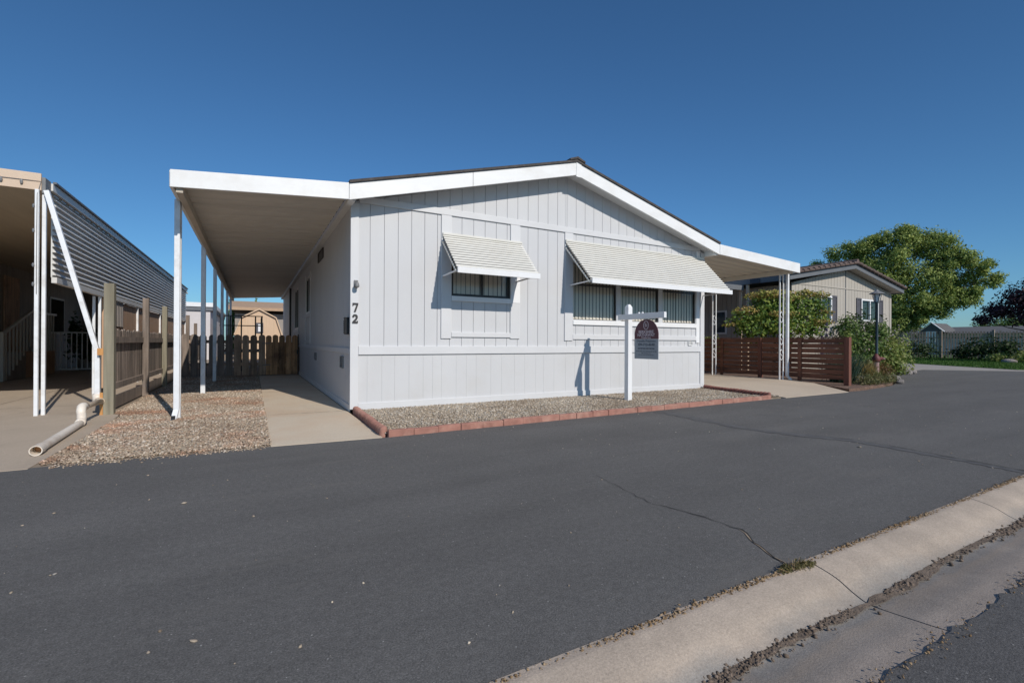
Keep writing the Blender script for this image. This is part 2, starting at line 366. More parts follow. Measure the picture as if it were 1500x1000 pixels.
ICO_V = np.array([(0, 0, 1)]+[(math.cos(2*pi*i/5)*.894, math.sin(2*pi*i/5)*.894, .447) for i in range(5)]+[(math.cos(2*pi*(i+.5)/5)*.894, math.sin(2*pi*(i+.5)/5)*.894, -.447) for i in range(5)]+[(0, 0, -1)])
ICO_F = np.array([(0, 1+i, 1+(i+1) % 5) for i in range(5)]+[(1+i, 6+i, 1+(i+1) % 5) for i in range(5)]+[(1+(i+1) % 5, 6+i, 6+(i+1) % 5) for i in range(5)]+[(11, 6+(i+1) % 5, 6+i) for i in range(5)])
def stones(px, py, pz, size, flat=.6):
    n = len(px); V = ICO_V[None]*(1+.42*(RNG.random((n, 12, 1))-.5)*2)
    sc = size[:, None]*np.stack([.7+.6*RNG.random(n), .7+.6*RNG.random(n), flat*(.6+.7*RNG.random(n))], 1)
    V = V*sc[:, None, :]
    a = RNG.random(n)*2*pi; c, s = np.cos(a)[:, None], np.sin(a)[:, None]
    tl = RNG.normal(size=n)*.4; ct, st = np.cos(tl)[:, None], np.sin(tl)[:, None]
    y = V[:, :, 1]*ct-V[:, :, 2]*st; z = V[:, :, 1]*st+V[:, :, 2]*ct; x = V[:, :, 0]
    V = np.stack([x*c-y*s, x*s+y*c, z], 2)+np.stack([px, py, pz], 1)[:, None, :]
    F = (ICO_F[None]+(np.arange(n)*12)[:, None, None]).reshape(-1, 3)
    return V.reshape(-1, 3), F
def branchy(mb, base, h, r, spread, n, seed, start=.25):
    rr = random.Random(seed); b = Vector(base)
    mb.tube([b, b+Vector((rr.uniform(-.05, .05)*h, rr.uniform(-.05, .05)*h, h*.5)), b+Vector((rr.uniform(-.1, .1)*h, rr.uniform(-.1, .1)*h, h))], [r, r*.7, r*.2], 8)
    for i in range(n):
        z = h*(start+.6*rr.random()); a = rr.uniform(0, 2*pi); L = spread*(.5+.6*rr.random())
        p0 = b+Vector((0, 0, z)); p1 = p0+Vector((math.cos(a)*L*.5, math.sin(a)*L*.5, L*.35)); p2 = p0+Vector((math.cos(a)*L, math.sin(a)*L, L*.75))
        mb.tube([p0, p1, p2], [r*.5, r*.32, r*.1], 6)
    return mb

# ------------------------------------------------------------------ SETTING: ground sheets
def slab(name, poly, z, mat, th=.05, z0=None):
    mb = MB(); mb.prism(poly, lambda u, v, w: (u, v, w), z-th if z0 is None else z0, z)
    return struct(mb.build(name, mat))
slab('ground', [(-400, -400), (400, -400), (400, 400), (-400, 400)], -.14, 'fieldgrass', .05)
def wavy(pts, amp, step, seed):
    """polyline with small irregularities"""
    rr = random.Random(seed); out = []
    for (a, b) in zip(pts[:-1], pts[1:]):
        n = max(1, int(math.dist(a, b)/step))
        for i in range(n):
            t = i/n; out.append((a[0]+(b[0]-a[0])*t+rr.uniform(-amp, amp), a[1]+(b[1]-a[1])*t+rr.uniform(-amp, amp)))
    out.append(pts[-1]); return out
road_front = wavy([(-14, -5.668), (14, -5.645)], .012, .12, 3)
# lane: front edge along the gutter, back edge along the lots, then behind the planting bed to the far apron
road_poly = [(-60, -5.66)]+road_front+[(60, -5.645), (60, 14), (22, 14), (15.2, -.2), (13.45, -1.1), (12.2, -1.48), (10.3, -1.75), (7.3, -1.81), (7.0, -1.79), (0, -1.97), (-1.07, -1.9), (-2.75, -1.86), (-60, -1.86)]
slab('road', road_poly, 0., 'asphalt', .12)
slab('street', [(-60, -40), (60, -40), (60, -6.165)]+wavy([(14, -6.165), (-14, -6.165)], .013, .05, 5)+[(-60, -6.165)], -.032, 'asphalt_street', .1)
# gutter: rolled kerb, flow line, pan - one extruded profile with joints
gp = [(-5.64, .004), (-5.69, .006), (-5.78, -.014), (-5.85, -.049), (-5.90, -.066), (-5.98, -.062), (-6.10, -.048), (-6.22, -.038), (-6.22, -.12), (-5.64, -.12)]
gq = []
for i in range(7):
    a, b = gp[i], gp[i+1]; m0 = ((b[1]-gp[max(i-1, 0)][1])/(b[0]-gp[max(i-1, 0)][0])) if i else 0; m1 = (gp[i+2][1]-a[1])/(gp[i+2][0]-a[0]) if i < 6 else .17
    for k in range(6):
        q = k/6; h = b[0]-a[0]; gq.append((a[0]+h*q, (2*q**3-3*q**2+1)*a[1]+(q**3-2*q*q+q)*h*m0+(3*q*q-2*q**3)*b[1]+(q**3-q*q)*h*m1))
gp = gq+gp[7:]
mb = MB(); xs = [-60]+[1.0+1.83*i for i in range(-10, 12)]+[60]
for a, b in zip(xs[:-1], xs[1:]): mb.prism(gp, lambda u, v, w: (w, u, v), a+.004, b-.004)
struct(mb.build('gutter', 'gutter'))
slab('path', [(-1.06, -1.9), (-.03, -1.965), (-.03, 8.3), (-1.05, 8.3)], .004, 'path', .12)
# right driveway climbs a little from the lane
mb = MB()
def dz(y): return max(0., min(.1, (y+1.83)/1.83*.1))
ys = [-1.80, -1.4, -1., -.6, -.25, 0, 1.5, 3, 12]
for a, b in zip(ys[:-1], ys[1:]):
    e0, e1 = (9.55+(a+1.8)*.75 if a < -.6 else 10.45), (9.55+(b+1.8)*.75 if b < -.6 else 10.45)
    mb.hexa([(7.36, a, -.1), (e0, a, -.1), (e1, b, -.1), (7.36, b, -.1), (7.36, a, dz(a)+.005), (e0, a, dz(a)+.005), (e1, b, dz(b)+.005), (7.36, b, dz(b)+.005)])
struct(mb.build('driveway', 'drive'))
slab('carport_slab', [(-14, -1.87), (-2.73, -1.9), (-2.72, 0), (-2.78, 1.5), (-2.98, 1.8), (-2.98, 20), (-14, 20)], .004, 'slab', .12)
slab('gravel_bed', [(-2.74, -1.88), (-1.06, -1.9), (-1.05, 8.6), (-2.95, 8.6), (-2.95, 1.3), (-2.72, 1.2)], -.002, 'dirt', .12)
slab('gravel_border', [(.05, -1.93), (7.3, -1.74), (7.3, 0), (.05, 0)], .012, 'dirt', .12)
slab('back_yard', [(-14, 8.6), (.3, 8.6), (.3, 40), (-14, 40)], -.01, 'dirt', .1)
slab('planting_bed', [(9.75, -1.72), (12.2, -1.46), (13.4, -1.05), (15.1, -.15), (20.3, 1.5), (22, 3), (22, 30), (10.46, 30), (10.46, -.7)], .05, 'mulch', .16)
slab('apron', [(19.9, 1.35), (21.7, 1.35), (24.1, -.95), (30, -6.6), (30.5, -6.2), (24.9, -.5), (26, 1.2), (28, 4.0), (28, 9), (20.1, 9)], .012, 'apron', .1)
slab('lawn', [(24.9, -.5), (30.5, -6.2), (31, -6.4), (80, -30), (80, 40), (28, 40), (28, 4.0), (26, 1.2)], .03, 'lawn', .12)

# small road marks that have a shape of their own: cracks, sealed seam, lighter patch
def ribbon(pts, w0, w1, z, seed, amp):
    rr = random.Random(seed); P2 = wavy(pts, amp, .05, seed); mb = MB(); n = len(P2); L = []; R = []
    for i, p in enumerate(P2):
        a = P2[max(i-1, 0)]; b = P2[min(i+1, n-1)]; d = Vector((b[0]-a[0], b[1]-a[1])).normalized(); nn = Vector((-d.y, d.x))
        w = (w0+(w1-w0)*i/n)*(.5+rr.random()); L.append((p[0]+nn.x*w/2, p[1]+nn.y*w/2, z)); R.append((p[0]-nn.x*w/2, p[1]-nn.y*w/2, z))
    k = len(mb.v); mb.v += L+R
    for i in range(n-1): mb.f.append((i, i+1, n+i+1, n+i))
    return mb
ck = [(1.05, -4.08), (1.01, -4.38), (.96, -4.72), (1.03, -4.93), (1.05, -5.05), (1.06, -5.18), (1.08, -5.28), (.99, -5.41), (.88, -5.65)]
struct(ribbon(ck, .002, .008, .004, 1, .011).build('road_crack', 'crack'))
struct(ribbon([(1.075, -5.27), (.99, -5.41), (.885, -5.645)], .003, .018, .003, 11, .008).build('road_crack', 'crackdirt'))
sm = [(4.06, -2.0), (3.93, -2.95), (3.90, -3.45), (4.07, -3.96), (4.25, -4.32), (4.25, -4.63), (4.21, -4.92), (4.18, -5.17), (4.12, -5.64)]
struct(ribbon([(x-.06, y) for x, y in sm], .22, .05, .003, 2, .01).build('road_seam', 'tar'))
struct(ribbon(sm[3:], .006, .014, .006, 4, .006).build('road_seam', 'crack'))

# ------------------------------------------------------------------ gravel, litter, clods (nobody could count these)
def in_poly(x, y, poly):
    c = np.zeros(len(x), bool); n = len(poly)
    for i in range(n):
        x0, y0 = poly[i]; x1, y1 = poly[(i+1) % n]
        m = ((y0 > y) != (y1 > y)) & (x < (x1-x0)*(y-y0)/(y1-y0+1e-12)+x0); c ^= m
    return c
def scatter(poly, n):
    p = np.array(poly); lo, hi = p.min(0), p.max(0)
    q = lo+(hi-lo)*RNG.random((int(n), 2)); q = q[in_poly(q[:, 0], q[:, 1], poly)]
    return q[:, 0], q[:, 1]
x, y = scatter([(.02, -1.9), (7.28, -1.72), (7.3, -.02), (.02, -.02)], 52000)
V, F = stones(x, y, .02+.012*RNG.random(len(x))+.008*(y < -1.4), .0055+.009*RNG.random(len(x))**1.5)
tag(npmesh('gravel', V, F, 'gravel', loc=(3.6, -1, 0)), 'tan and grey gravel filling the strip below the front wall', 'gravel', kind='stuff')
pl = [(-2.70, -1.82), (-1.06, -1.86), (-1.07, 8.4), (-2.88, 8.4), (-2.86, 1.3), (-2.72, 1.0)]
x, y = scatter(pl, 76000)
keep = RNG.random(len(x)) < np.clip(1.15-y*.11, .25, 1); x, y = x[keep], y[keep]
V, F = stones(x, y, .004+.012*RNG.random(len(x)), .006+.0105*RNG.random(len(x))**1.6)
tag(npmesh('gravel', V, F, 'gravel_red', loc=(-1.9, 2, 0)), 'reddish tan gravel in the bed between the side fence and the concrete path', 'gravel', kind='stuff')
x = RNG.uniform(-2.6, -1.1, 500); y = -1.9+RNG.normal(size=500)*.05
V, F = stones(x, y, np.full(500, .004), .003+.006*RNG.random(500))
tag(npmesh('stray_gravel', V, F, 'gravel_red', loc=(-1.9, -1.9, 0)), 'stray gravel bits spilled on the lane edge', 'gravel', kind='stuff')
# loose grit on the lane
x = RNG.uniform(-6, 9, 420); y = RNG.uniform(-5.5, -2.0, 420)
V, F = stones(x, y, np.full(420, .002), .0025+.0055*RNG.random(420)**3)
tag(npmesh('grit', V, F, 'gravel', loc=(0, -3.6, 0)), 'pale grit scattered over the dark asphalt lane', 'grit', kind='stuff')
for (sx, sy, r, lb) in ((-1.38, -5.0, .011, 'pale pebble alone on the asphalt in the left foreground'), (-1.58, -3.39, .014, 'flat pale stone chip on the asphalt below the gravel bed'), (3.91, -4.55, .014, 'small white pebble on the asphalt beside the sealed seam')):
    V, F = stones(np.array([sx]), np.array([sy]), np.array([r*.4]), np.array([r]))
    tag(npmesh('pebble', V, F, 'gravel', loc=(sx, sy, 0)), lb, 'pebble')
# clods along the flow line
struct(ribbon([(-3+.25*i, -5.90+.012*math.sin((-3+.25*i)*4)) for i in range(40)], .032, .045, -.0605, 21, .003).build('gutter_dirt', 'mud'))
n = 4600; x = RNG.uniform(-1.6, 4.2, n); dens = np.sin(x*5)+np.sin(x*2.3+1)+.9*np.sin(x*11)
k = RNG.random(n) < np.clip(.4+.25*dens, .08, 1); x = x[k]
y = -5.90+RNG.normal(size=len(x))*.02+.012*np.sin(x*4)
V, F = stones(x, y, -.062+.004*RNG.random(len(x)), .0015+.0078*RNG.random(len(x))**2.6, .65)
tag(npmesh('dirt_clods', V, F, 'clod', loc=(1, -5.95, 0)), 'dry brown dirt clods lying along the gutter flow line', 'dirt', kind='stuff')
n = 9000; x = RNG.uniform(-3, 6, n); y = -5.658+RNG.normal(size=n)*.009; k = RNG.random(n) < np.clip(.55+.25*np.sin(x*4.1)+.25*np.sin(x*9+2), .15, 1)
V, F = stones(x[k], y[k], .004+.005*RNG.random(k.sum()), .0015+.0055*RNG.random(k.sum())**2.6, .6)
tag(npmesh('edge_debris', V, F, 'litter', loc=(1, -5.6, 0)), 'tan crumbs and dry litter along the edge where asphalt meets the gutter', 'debris', kind='stuff')
n = 2600; x = RNG.uniform(-1, 4, n); y = -6.175+RNG.normal(size=n)*.02; k = RNG.random(n) < np.clip(.35+.4*np.sin(x*3.1+1)+.3*np.sin(x*8), .05, 1)
V, F = stones(x[k], y[k], -.026+.004*RNG.random(k.sum()), .0015+.005*RNG.random(k.sum())**2.4, .7)
tag(npmesh('edge_debris', V, F, 'litter', loc=(1, -6.2, 0)), 'pale crumbs of broken concrete along the street side of the gutter', 'debris', kind='stuff')
for (a, b) in (((-1.05, .2), (-.03, .16)), ((-1.05, 3.4), (-.03, 3.38))): struct(ribbon([a, b], .008, .008, .0055, 31, .001).build('path_joint', 'crack'))
struct(ribbon([(-14, 2.6), (-2.99, 2.55)], .008, .008, .0055, 32, .001).build('slab_joint', 'crack')); struct(ribbon([(-4.6, -1.88), (-4.6, 18)], .008, .008, .0055, 33, .001).build('slab_joint', 'crack'))
struct(ribbon([(7.4, 1.2), (10.4, 1.2)], .008, .008, .1065, 34, .001).build('driveway_joint', 'crack'))
# the weed in the crack
w = thing('weed', 'low olive weed growing where the road crack meets the gutter', 'weed', (.9, -5.675, 0))
V, F = leaves([(.83, -5.665, .012, .045, .025, .018), (.92, -5.675, .015, .06, .028, .022), (.86, -5.650, .01, .04, .022, .015), (.98, -5.683, .01, .04, .02, .014)], 1300, .013, aspect=.35)
npmesh('foliage', V, F, 'weed', w)
mb = MB()
for i in range(26):
    a = random.uniform(0, 2*pi); L = random.uniform(.04, .09); bx = .88+random.uniform(-.05, .05)
    mb.tube([(bx, -5.675, .003), (bx+math.cos(a)*L, -5.675+math.sin(a)*L*.5, random.uniform(.01, .045))], [.0015, .0008], 4)
mb.build('stem', 'litter', w)

# ------------------------------------------------------------------ THE WHITE MOBILE HOME
W = 7.34; LEN = 17.0; OV = -.32; RX = 3.685; EZ = 2.90; RZ = 3.90   # fascia bottoms at eave / ridge
def ztop(x): return (2.975+(3.985-2.975)*(x/RX)) if x <= RX else (3.985-(3.985-2.965)*(x-RX)/(W-RX))
home = thing('mobile_home', 'white grooved-board mobile home with a low gable facing the road', 'house', (0, 0, 0))
fr = lambda u, d, z: (u, d, z)          # front wall
sd = lambda u, d, z: (d, u, z)          # left side wall
def siding(mb, mp, a, b, zlo, zt, holes, pitch, groove, d0, d1, seed=0, vary=0):
    rr = random.Random(seed); cuts = []; u = a
    while u < b-1e-6:
        e = min(b, u+pitch*(1+vary*rr.uniform(-.5, .5))); cuts.append((u+(groove/2 if u > a else 0), e-(groove/2 if e < b else 0))); u = e
    ed = sorted({h[0] for h in holes} | {h[1] for h in holes})
    for s, e in cuts:
        bp = [s]+[q for q in ed if s+1e-4 < q < e-1e-4]+[e]
        for p, q in zip(bp[:-1], bp[1:]):
            m = (p+q)/2; zs = [(zlo, None)]
            hs = sorted([(h[2], h[3]) for h in holes if h[0] < m < h[1]])
            lo = zlo; iv = []
            for h0, h1 in hs: iv.append((lo, h0)); lo = h1
            iv.append((lo, None))
            for z0, z1 in iv:
                t0, t1 = (zt(p), zt(q)) if z1 is None else (z1, z1)
                if min(t0, t1)-z0 < .004: continue
                mb.hexa([mp(p, d0, z0), mp(q, d0, z0), mp(q, d1, z0), mp(p, d1, z0), mp(p, d0, t0), mp(q, d0, t1), mp(q, d1, t1), mp(p, d1, t0)])
SW = (1.50, 2.55, 1.72, 2.50); BW = (3.84, 7.10, 1.40, 2.45); holes = [SW, BW]
mb = MB(); siding(mb, fr, .05, W-.05, .90, ztop, holes, .2035, .007, 0, .02, 1)
siding(mb, fr, .05, W-.05, .06, ztop, holes, 1.22, .0, .014, .03, 2); 
mb.build('front_wall', 'siding', home)
mb = MB(); siding(mb, fr, .05, W-.05, .05, lambda x: .84, [], .2035, .0016, 0.001, .008, 3, .6); mb.build('skirting', 'siding_low', home)
S1 = (5.4, 6.5, 1.69, 2.62); S2 = (8.6, 10.2, 1.37, 2.65)
mb = MB(); siding(mb, sd, .05, LEN, .05, lambda y: 2.93, [S1, S2], .2035, .009, 0, .012, 4); siding(mb, sd, .05, LEN, .05, lambda y: 2.93, [S1, S2], 2.44, 0, .007, .02, 5)
mb.build('side_wall', 'siding', home)
mb = MB().box(W-.02, W, .05, LEN, .05, 2.93); mb.build('side_wall', 'siding', home)
mb = MB(); mb.prism([(0, .05), (W, .05), (W, 2.96), (RX, 3.97), (0, 2.97)], lambda u, v, w: (u, w, v), LEN, LEN+.02); mb.build('back_wall', 'siding', home)
cbox('floor_deck', 'dark_in', home, .03, W-.03, .08, LEN-.05, .50, .56, bevel=0)
# trim
cbox('corner_board', 'trim', home, -.018, .095, -.020, .05, .04, 2.955)
cbox('corner_board', 'trim', home, W-.105, W+.018, -.020, .05, .04, 2.95)
cbox('belt_trim', 'trim', home, .096, W-.106, -.026, .004, .81, .93)
cbox('base_board', 'trim', home, .096, W-.106, -.018, .004, .0, .122)
cbox('gable_band', 'trim', home, .10, W-.12, -.024, .004, 2.968, 3.065)
cbox('gable_seam', 'trim', home, RX-.008, RX+.008, -.006, .004, 3.066, 3.95, bevel=0)
cbox('belt_trim', 'trim', home, -.022, .004, .051, 11.3, .82, .90)
cbox('base_board', 'trim', home, -.016, .004, .051, LEN, .0, .10)
# roof: two shingled slopes, rake fascias, soffits, ridge cap
def roofz(x, add=0): return (EZ+(RZ-EZ)*(x+.09)/(RX+.09) if x <= RX else RZ-(RZ-2.88)*(x-RX)/(7.46-RX))+add
rake = lambda u, v, w: (u, w, v)
for x0, x1 in ((-.09, RX), (7.46, RX)):
    MB().prism([(x0, roofz(x0, .225)), (x1, roofz(x1-.0001, .225)), (x1, roofz(x1-.0001, .262)), (x0, roofz(x0, .262))], rake, OV-.025, LEN+.2).build('roof', 'shingle', home)
    MB().prism([(x0, roofz(x0)), (x1+(-.003 if x0 < x1 else .003), roofz(x1-.0001)), (x1+(-.003 if x0 < x1 else .003), roofz(x1-.0001, .222)), (x0, roofz(x0, .222))], rake, OV, OV+.035).build('rake_board', 'fascia', home, bevel=.004)
    MB().prism([(x0, roofz(x0, .07)), (x1, roofz(x1-.0001, .07)), (x1, roofz(x1-.0001, .085)), (x0, roofz(x0, .085))], rake, OV+.036, LEN+.1).build('soffit', 'soffit', home)
MB().prism([(RX-.16, roofz(RX-.16, .265)), (RX, RZ+.272), (RX+.16, roofz(RX+.16, .265)), (RX+.16, roofz(RX+.16, .295)), (RX, RZ+.31), (RX-.16, roofz(RX-.16, .295))], rake, OV-.04, LEN+.2).build('ridge_cap', 'shingle', home)
MB().box(RX-.012, RX+.10, OV-.008, OV-.001, RZ-.03, RZ+.235).build('ridge_plate', 'fascia', home, bevel=.003)
cbox('eave_fascia', 'soffit', home, -.094, -.001, OV+.04, LEN, 2.905, 2.985)
cbox('eave_fascia', 'fascia', home, 7.35, 7.47, OV+.04, LEN, 2.87, 3.09)
MB().box(1.72, 1.726, OV-.004, OV, roofz(1.72)+.004, roofz(1.72)+.218).build('board_joint', 'grille', home)
# front windows
def window(mp, u0, u1, z0, z1, mull, fw, fmat, blind, gl, name='window', slider=None, inset=.03, rail=None):
    f = MB()
    def b(mbx, a, c, e, g, d0, d1):
        p = [mp(a, d0, e), mp(c, d0, e), mp(c, d1, e), mp(a, d1, e), mp(a, d0, g), mp(c, d0, g), mp(c, d1, g), mp(a, d1, g)]; mbx.hexa(p)
    b(f, u0, u0+fw, z0, z1, -.006, .07); b(f, u1-fw, u1, z0, z1, -.006, .07); b(f, u0+fw, u1-fw, z0, z0+fw, -.006, .07); b(f, u0+fw, u1-fw, z1-fw, z1, -.006, .07)
    for a, c in mull: b(f, a, c, z0+fw, z1-fw, -.008, .07)
    w = f.build(name, fmat, home)
    g = MB()
    lims = [u0+fw]+[q for ac in mull for q in ac]+[u1-fw]
    for a, c in zip(lims[::2], lims[1::2]):
        gb = MB(); gm = mp(0, inset, 0)
        gb.add([mp(a, inset, z0+fw), mp(c, inset, z0+fw), mp(c, inset, z1-fw), mp(a, inset, z1-fw)], [(0, 1, 2, 3)]); gb.build('pane', gl, w)
        if slider:
            s = MB(); mid = (a+c)/2+slider; b(s, mid-.018, mid+.018, z0+fw, z1-fw, .012, .05)
            b(s, a, a+.02, z0+fw, z1-fw, .012, .05); b(s, c-.02, c, z0+fw, z1-fw, .012, .05); b(s, a+.02, mid-.018, z0+fw, z0+fw+.02, .012, .05); b(s, mid+.018, c-.02, z0+fw, z0+fw+.02, .012, .05)
            s.build('sash', 'dark_frame', w)
        elif rail:
            s = MB(); b(s, a, c, rail-.014, rail+.014, .008, .045); b(s, a, c, z0+fw, z0+fw+.012, .012, .05); b(s, a, a+.012, z0+fw+.012, rail-.014, .012, .05); b(s, c-.012, c, z0+fw+.012, rail-.014, .012, .05); s.build('sash', 'dark_frame', w)
    if blind:
        bb = MB(); u = u0+.03; rr = random.Random(u0)
        while u < u1-.03:
            ww = .082; tilt = rr.uniform(.010, .022); bb.add([mp(u, .06, z0), mp(u+ww*.985, .06+tilt, z0), mp(u+ww*.985, .06+tilt, z1), mp(u, .06, z1)], [(0, 1, 2, 3)]); u += ww
        bb.build('blinds', blind, w)
    bk = MB(); bk.add([mp(u0, .4, z0), mp(u1, .4, z0), mp(u1, .4, z1), mp(u0, .4, z1)], [(0, 1, 2, 3)]); bk.build('room_dark_sheet', 'dark_in', w)  # near-black sheet, the dimness of the room put into its colour
    return w
window(fr, *SW, [], .02, 'dark_frame', 'blind', 'glass', slider=0.02)
window(fr, *BW, [(4.875, 4.985), (5.995, 6.105)], .014, 'trim', 'blind', 'glass', rail=2.06)
window(sd, *S1, [], .045, 'white', None, 'glass_dark', slider=0.01)
window(sd, *S2, [], .045, 'white', None, 'glass_dark', slider=0.01)
t0, t1 = -.022, .004
cbox('window_trim', 'trim', home, 1.33, 1.499, t0, t1, 1.05, 2.966); cbox('window_trim', 'trim', home, 2.551, 2.735, t0, t1, 1.055, 2.966)
cbox('window_sill', 'white', home, 1.5, 2.55, t0-.012, t1, 1.64, 1.719); cbox('window_trim', 'trim', home, 1.5, 2.55, t0-.004, t1, 1.075, 1.15)
cbox('window_trim', 'white', home, 2.553, 2.733, t0-.005, t0-.0005, 1.655, 2.5)
cbox('window_trim', 'trim', home, 1.5, 2.55, t0, t1, 2.501, 2.6)
cbox('window_trim', 'trim', home, 3.66, 3.839, t0, t1, 1.03, 2.966); cbox('window_trim', 'white', home, 7.101, 7.205, t0, t1, 1.0, 2.966)
cbox('window_sill', 'white', home, 3.84, 7.10, t0-.012, t1, 1.32, 1.399); cbox('window_trim', 'trim', home, 3.84, 7.10, t0-.004, t1, 1.055, 1.145)
cbox('window_trim', 'trim', home, 3.84, 7.10, t0, t1, 2.451, 2.56)
# side wall fittings
for (a, c, e, g) in ((5.3, 5.4, .92, 2.7), (6.5, 6.6, .92, 2.7), (8.5, 8.6, .92, 2.72), (10.2, 10.3, .92, 2.72)): cbox('window_trim', 'trim', home, t0, .004, a, c, e, g)
cbox('window_trim', 'trim', home, t0, .004, 5.4, 6.5, 1.6, 1.69); cbox('window_trim', 'trim', home, t0, .004, 5.4, 6.5, .95, 1.02); cbox('window_trim', 'trim', home, t0, .004, 8.6, 10.2, 1.28, 1.37)
def grille(u0, u1, z0, z1, mp, mat, name='vent'):
    g = MB(); n = max(3, int((z1-z0)/.028))
    for i in range(n):
        z = z0+(z1-z0)*i/n; h = (z1-z0)/n*.6; p = [(u0+.012, -.016, z), (u1-.012, -.016, z), (u1-.012, .003, z+h), (u0+.012, .003, z+h), (u0+.012, -.016, z+.006), (u1-.012, -.016, z+.006), (u1-.012, .003, z+h+.006), (u0+.012, .003, z+h+.006)]
        g.hexa([mp(*q) for q in p])
    for a, c, e, f in ((u0, u0+.012, z0, z1), (u1-.012, u1, z0, z1), (u0+.012, u1-.012, z1-.012, z1), (u0+.012, u1-.012, z0-.012, z0)):
        g.hexa([mp(a, -.022, e), mp(c, -.022, e), mp(c, .004, e), mp(a, .004, e), mp(a, -.022, f), mp(c, -.022, f), mp(c, .004, f), mp(a, .004, f)])
    return g.build(name, mat, home)
grille(3.0, 3.8, 2.66, 2.85, sd, 'dark_frame'); grille(.60, .86, .60, .77, sd, 'grille'); grille(4.05, 4.35, .60, .75, sd, 'grille'); grille(6.86, 6.99, .955, 1.035, fr, 'soffit')
# digits 7 and 2 on the corner board
seven = [(0, .14), (0, .095), (.012, .095), (.02, .115), (.062, .115), (.02, 0), (.05, 0), (.09, .118), (.09, .14)]
two = [(0, 0), (.088, 0), (.092, .038), (.078, .038), (.07, .026), (.046, .026), (.075, .058), (.088, .085), (.086, .115), (.068, .136), (.042, .142), (.016, .134), (.002, .112), (.004, .094), (.03, .094), (.03, .108), (.042, .118), (.056, .108), (.058, .09), (.046, .068), (.002, .024)]
for d, x0, z0 in ((seven, .012, 1.415), (two, .008, 1.255)):
    MB().prism([(x0+u*.85, z0+v*.9) for u, v in d], lambda u, v, w: (u, w, v), -.034, -.0205).build('house_number', 'number', home)
lp = MB(); lp.box(.03, .08, -.05, -.021, 1.76, 1.86); lp.tube([(.055, -.05, 1.84), (.055, -.10, 1.83)], .008, 6); lp.build('lamp_bracket', 'grille', home)
MB().lathe([(.028, 0), (.034, .015), (.03, .05), (.014, .075)], (.055, -.105, 1.755), 10).build('lamp_shade', 'grille', home, smooth=True)
# downspout and gas/meter post on the side
MB().box(-.09, -.025, 11.4, 11.5, .02, 2.86).build('downspout', 'black', home)
bx = thing('wall_box', 'dark blue metal box hung on the side wall round the corner from the 72', 'box', (-.02, .3, 1.05))
MB().box(-.06, -.004, .12, .25, 1.10, 1.33).build('box_body', 'black', bx, bevel=.006); MB().box(-.066, -.002, .11, .26, 1.331, 1.345).build('lid', 'black', bx, bevel=.004)
mb = MB()
for k in range(6): mb.box(-.032, -.003, .42, .47, 1.12+.033*k, 1.142+.033*k)
mb.box(-.02, -.004, .42, .47, 1.11, 1.32).build('key_plate', 'navy', bx)

# ------------------------------------------------------------------ aluminium window awnings
def awning(name, label, x0, x1, zt, yb, zb, n, xb0, xb1):
    """stack of lapped slats from the wall (y=-.03, zt) out to (yb, zb); bottom edge runs xb0..xb1"""
    a = thing(name, label, 'awning', ((x0+x1)/2, 0, zb))
    ye = -.035
    def pt(t, off): # along slope, off outward
        return (ye+(yb-ye)*t, zt+(zb-zt)*t)
    s = MB()
    for i in range(n):
        ta, tb = i/n, (i+1)/n; xa, xc = x0+(xb0-x0)*ta, x1+(xb1-x1)*ta
        y0, z0 = pt(ta, 0); y1, z1 = pt(tb, 0); dy, dzv = y1-y0, z1-z0
        # face: steep slat, then a short dark reveal tucked under it
        prof = [(y0, z0), (y0+dy*.42, z0+dzv*.66), (y0+dy*.42+.005, z0+dzv*.66), (y0+.005, z0+.002)]
        s.prism(prof, lambda u, v, w: (w, u, v), xa, xc)
    s.build('slat_stack', 'slat', a)
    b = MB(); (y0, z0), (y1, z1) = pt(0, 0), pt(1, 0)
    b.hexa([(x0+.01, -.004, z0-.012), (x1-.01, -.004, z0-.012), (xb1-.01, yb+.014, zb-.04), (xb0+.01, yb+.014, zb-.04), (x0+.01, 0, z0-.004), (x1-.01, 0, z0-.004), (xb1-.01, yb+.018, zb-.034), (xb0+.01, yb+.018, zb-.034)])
    b.build('shade_backing', 'awn_shade', a)  # added sheet: stops sun between slats, darker tone shades the gaps
    MB().box(xb0-.005, xb1+.005, yb-.03, yb-.004, zb-.082, zb+.004).build('front_bar', 'white', a, bevel=.004)
    MB().box(x0, x1, -.05, -.022, zt, zt+.035).build('wall_bar', 'slat', a, bevel=.003)
    for q in (xb0+.03, xb1-.03): MB().bar((q, -.03, zb-.05), (q, yb+.0, zb-.03), .02, .02).build('arm', 'white', a)
    # side rafters that carry the slats
    for q, e in ((x0+.004, xb0+.004), (x1-.004, xb1-.004), ((x0+x1)/2, (xb0+xb1)/2)): MB().bar((q, -.0, zt-.085), (e, yb+.05, zb-.06), .02, .02, (1, 0, 0)).build('rafter', 'slat', a)
    return a
awning('window_awning', 'small cream slatted awning over the left front window', 1.345, 2.76, 2.655, -.68, 2.065, 13, 1.325, 2.70)
awning('window_awning', 'wide cream slatted awning over the three-pane front window', 3.665, 7.29, 2.80, -.68, 2.075, 16, 3.735, 7.34)

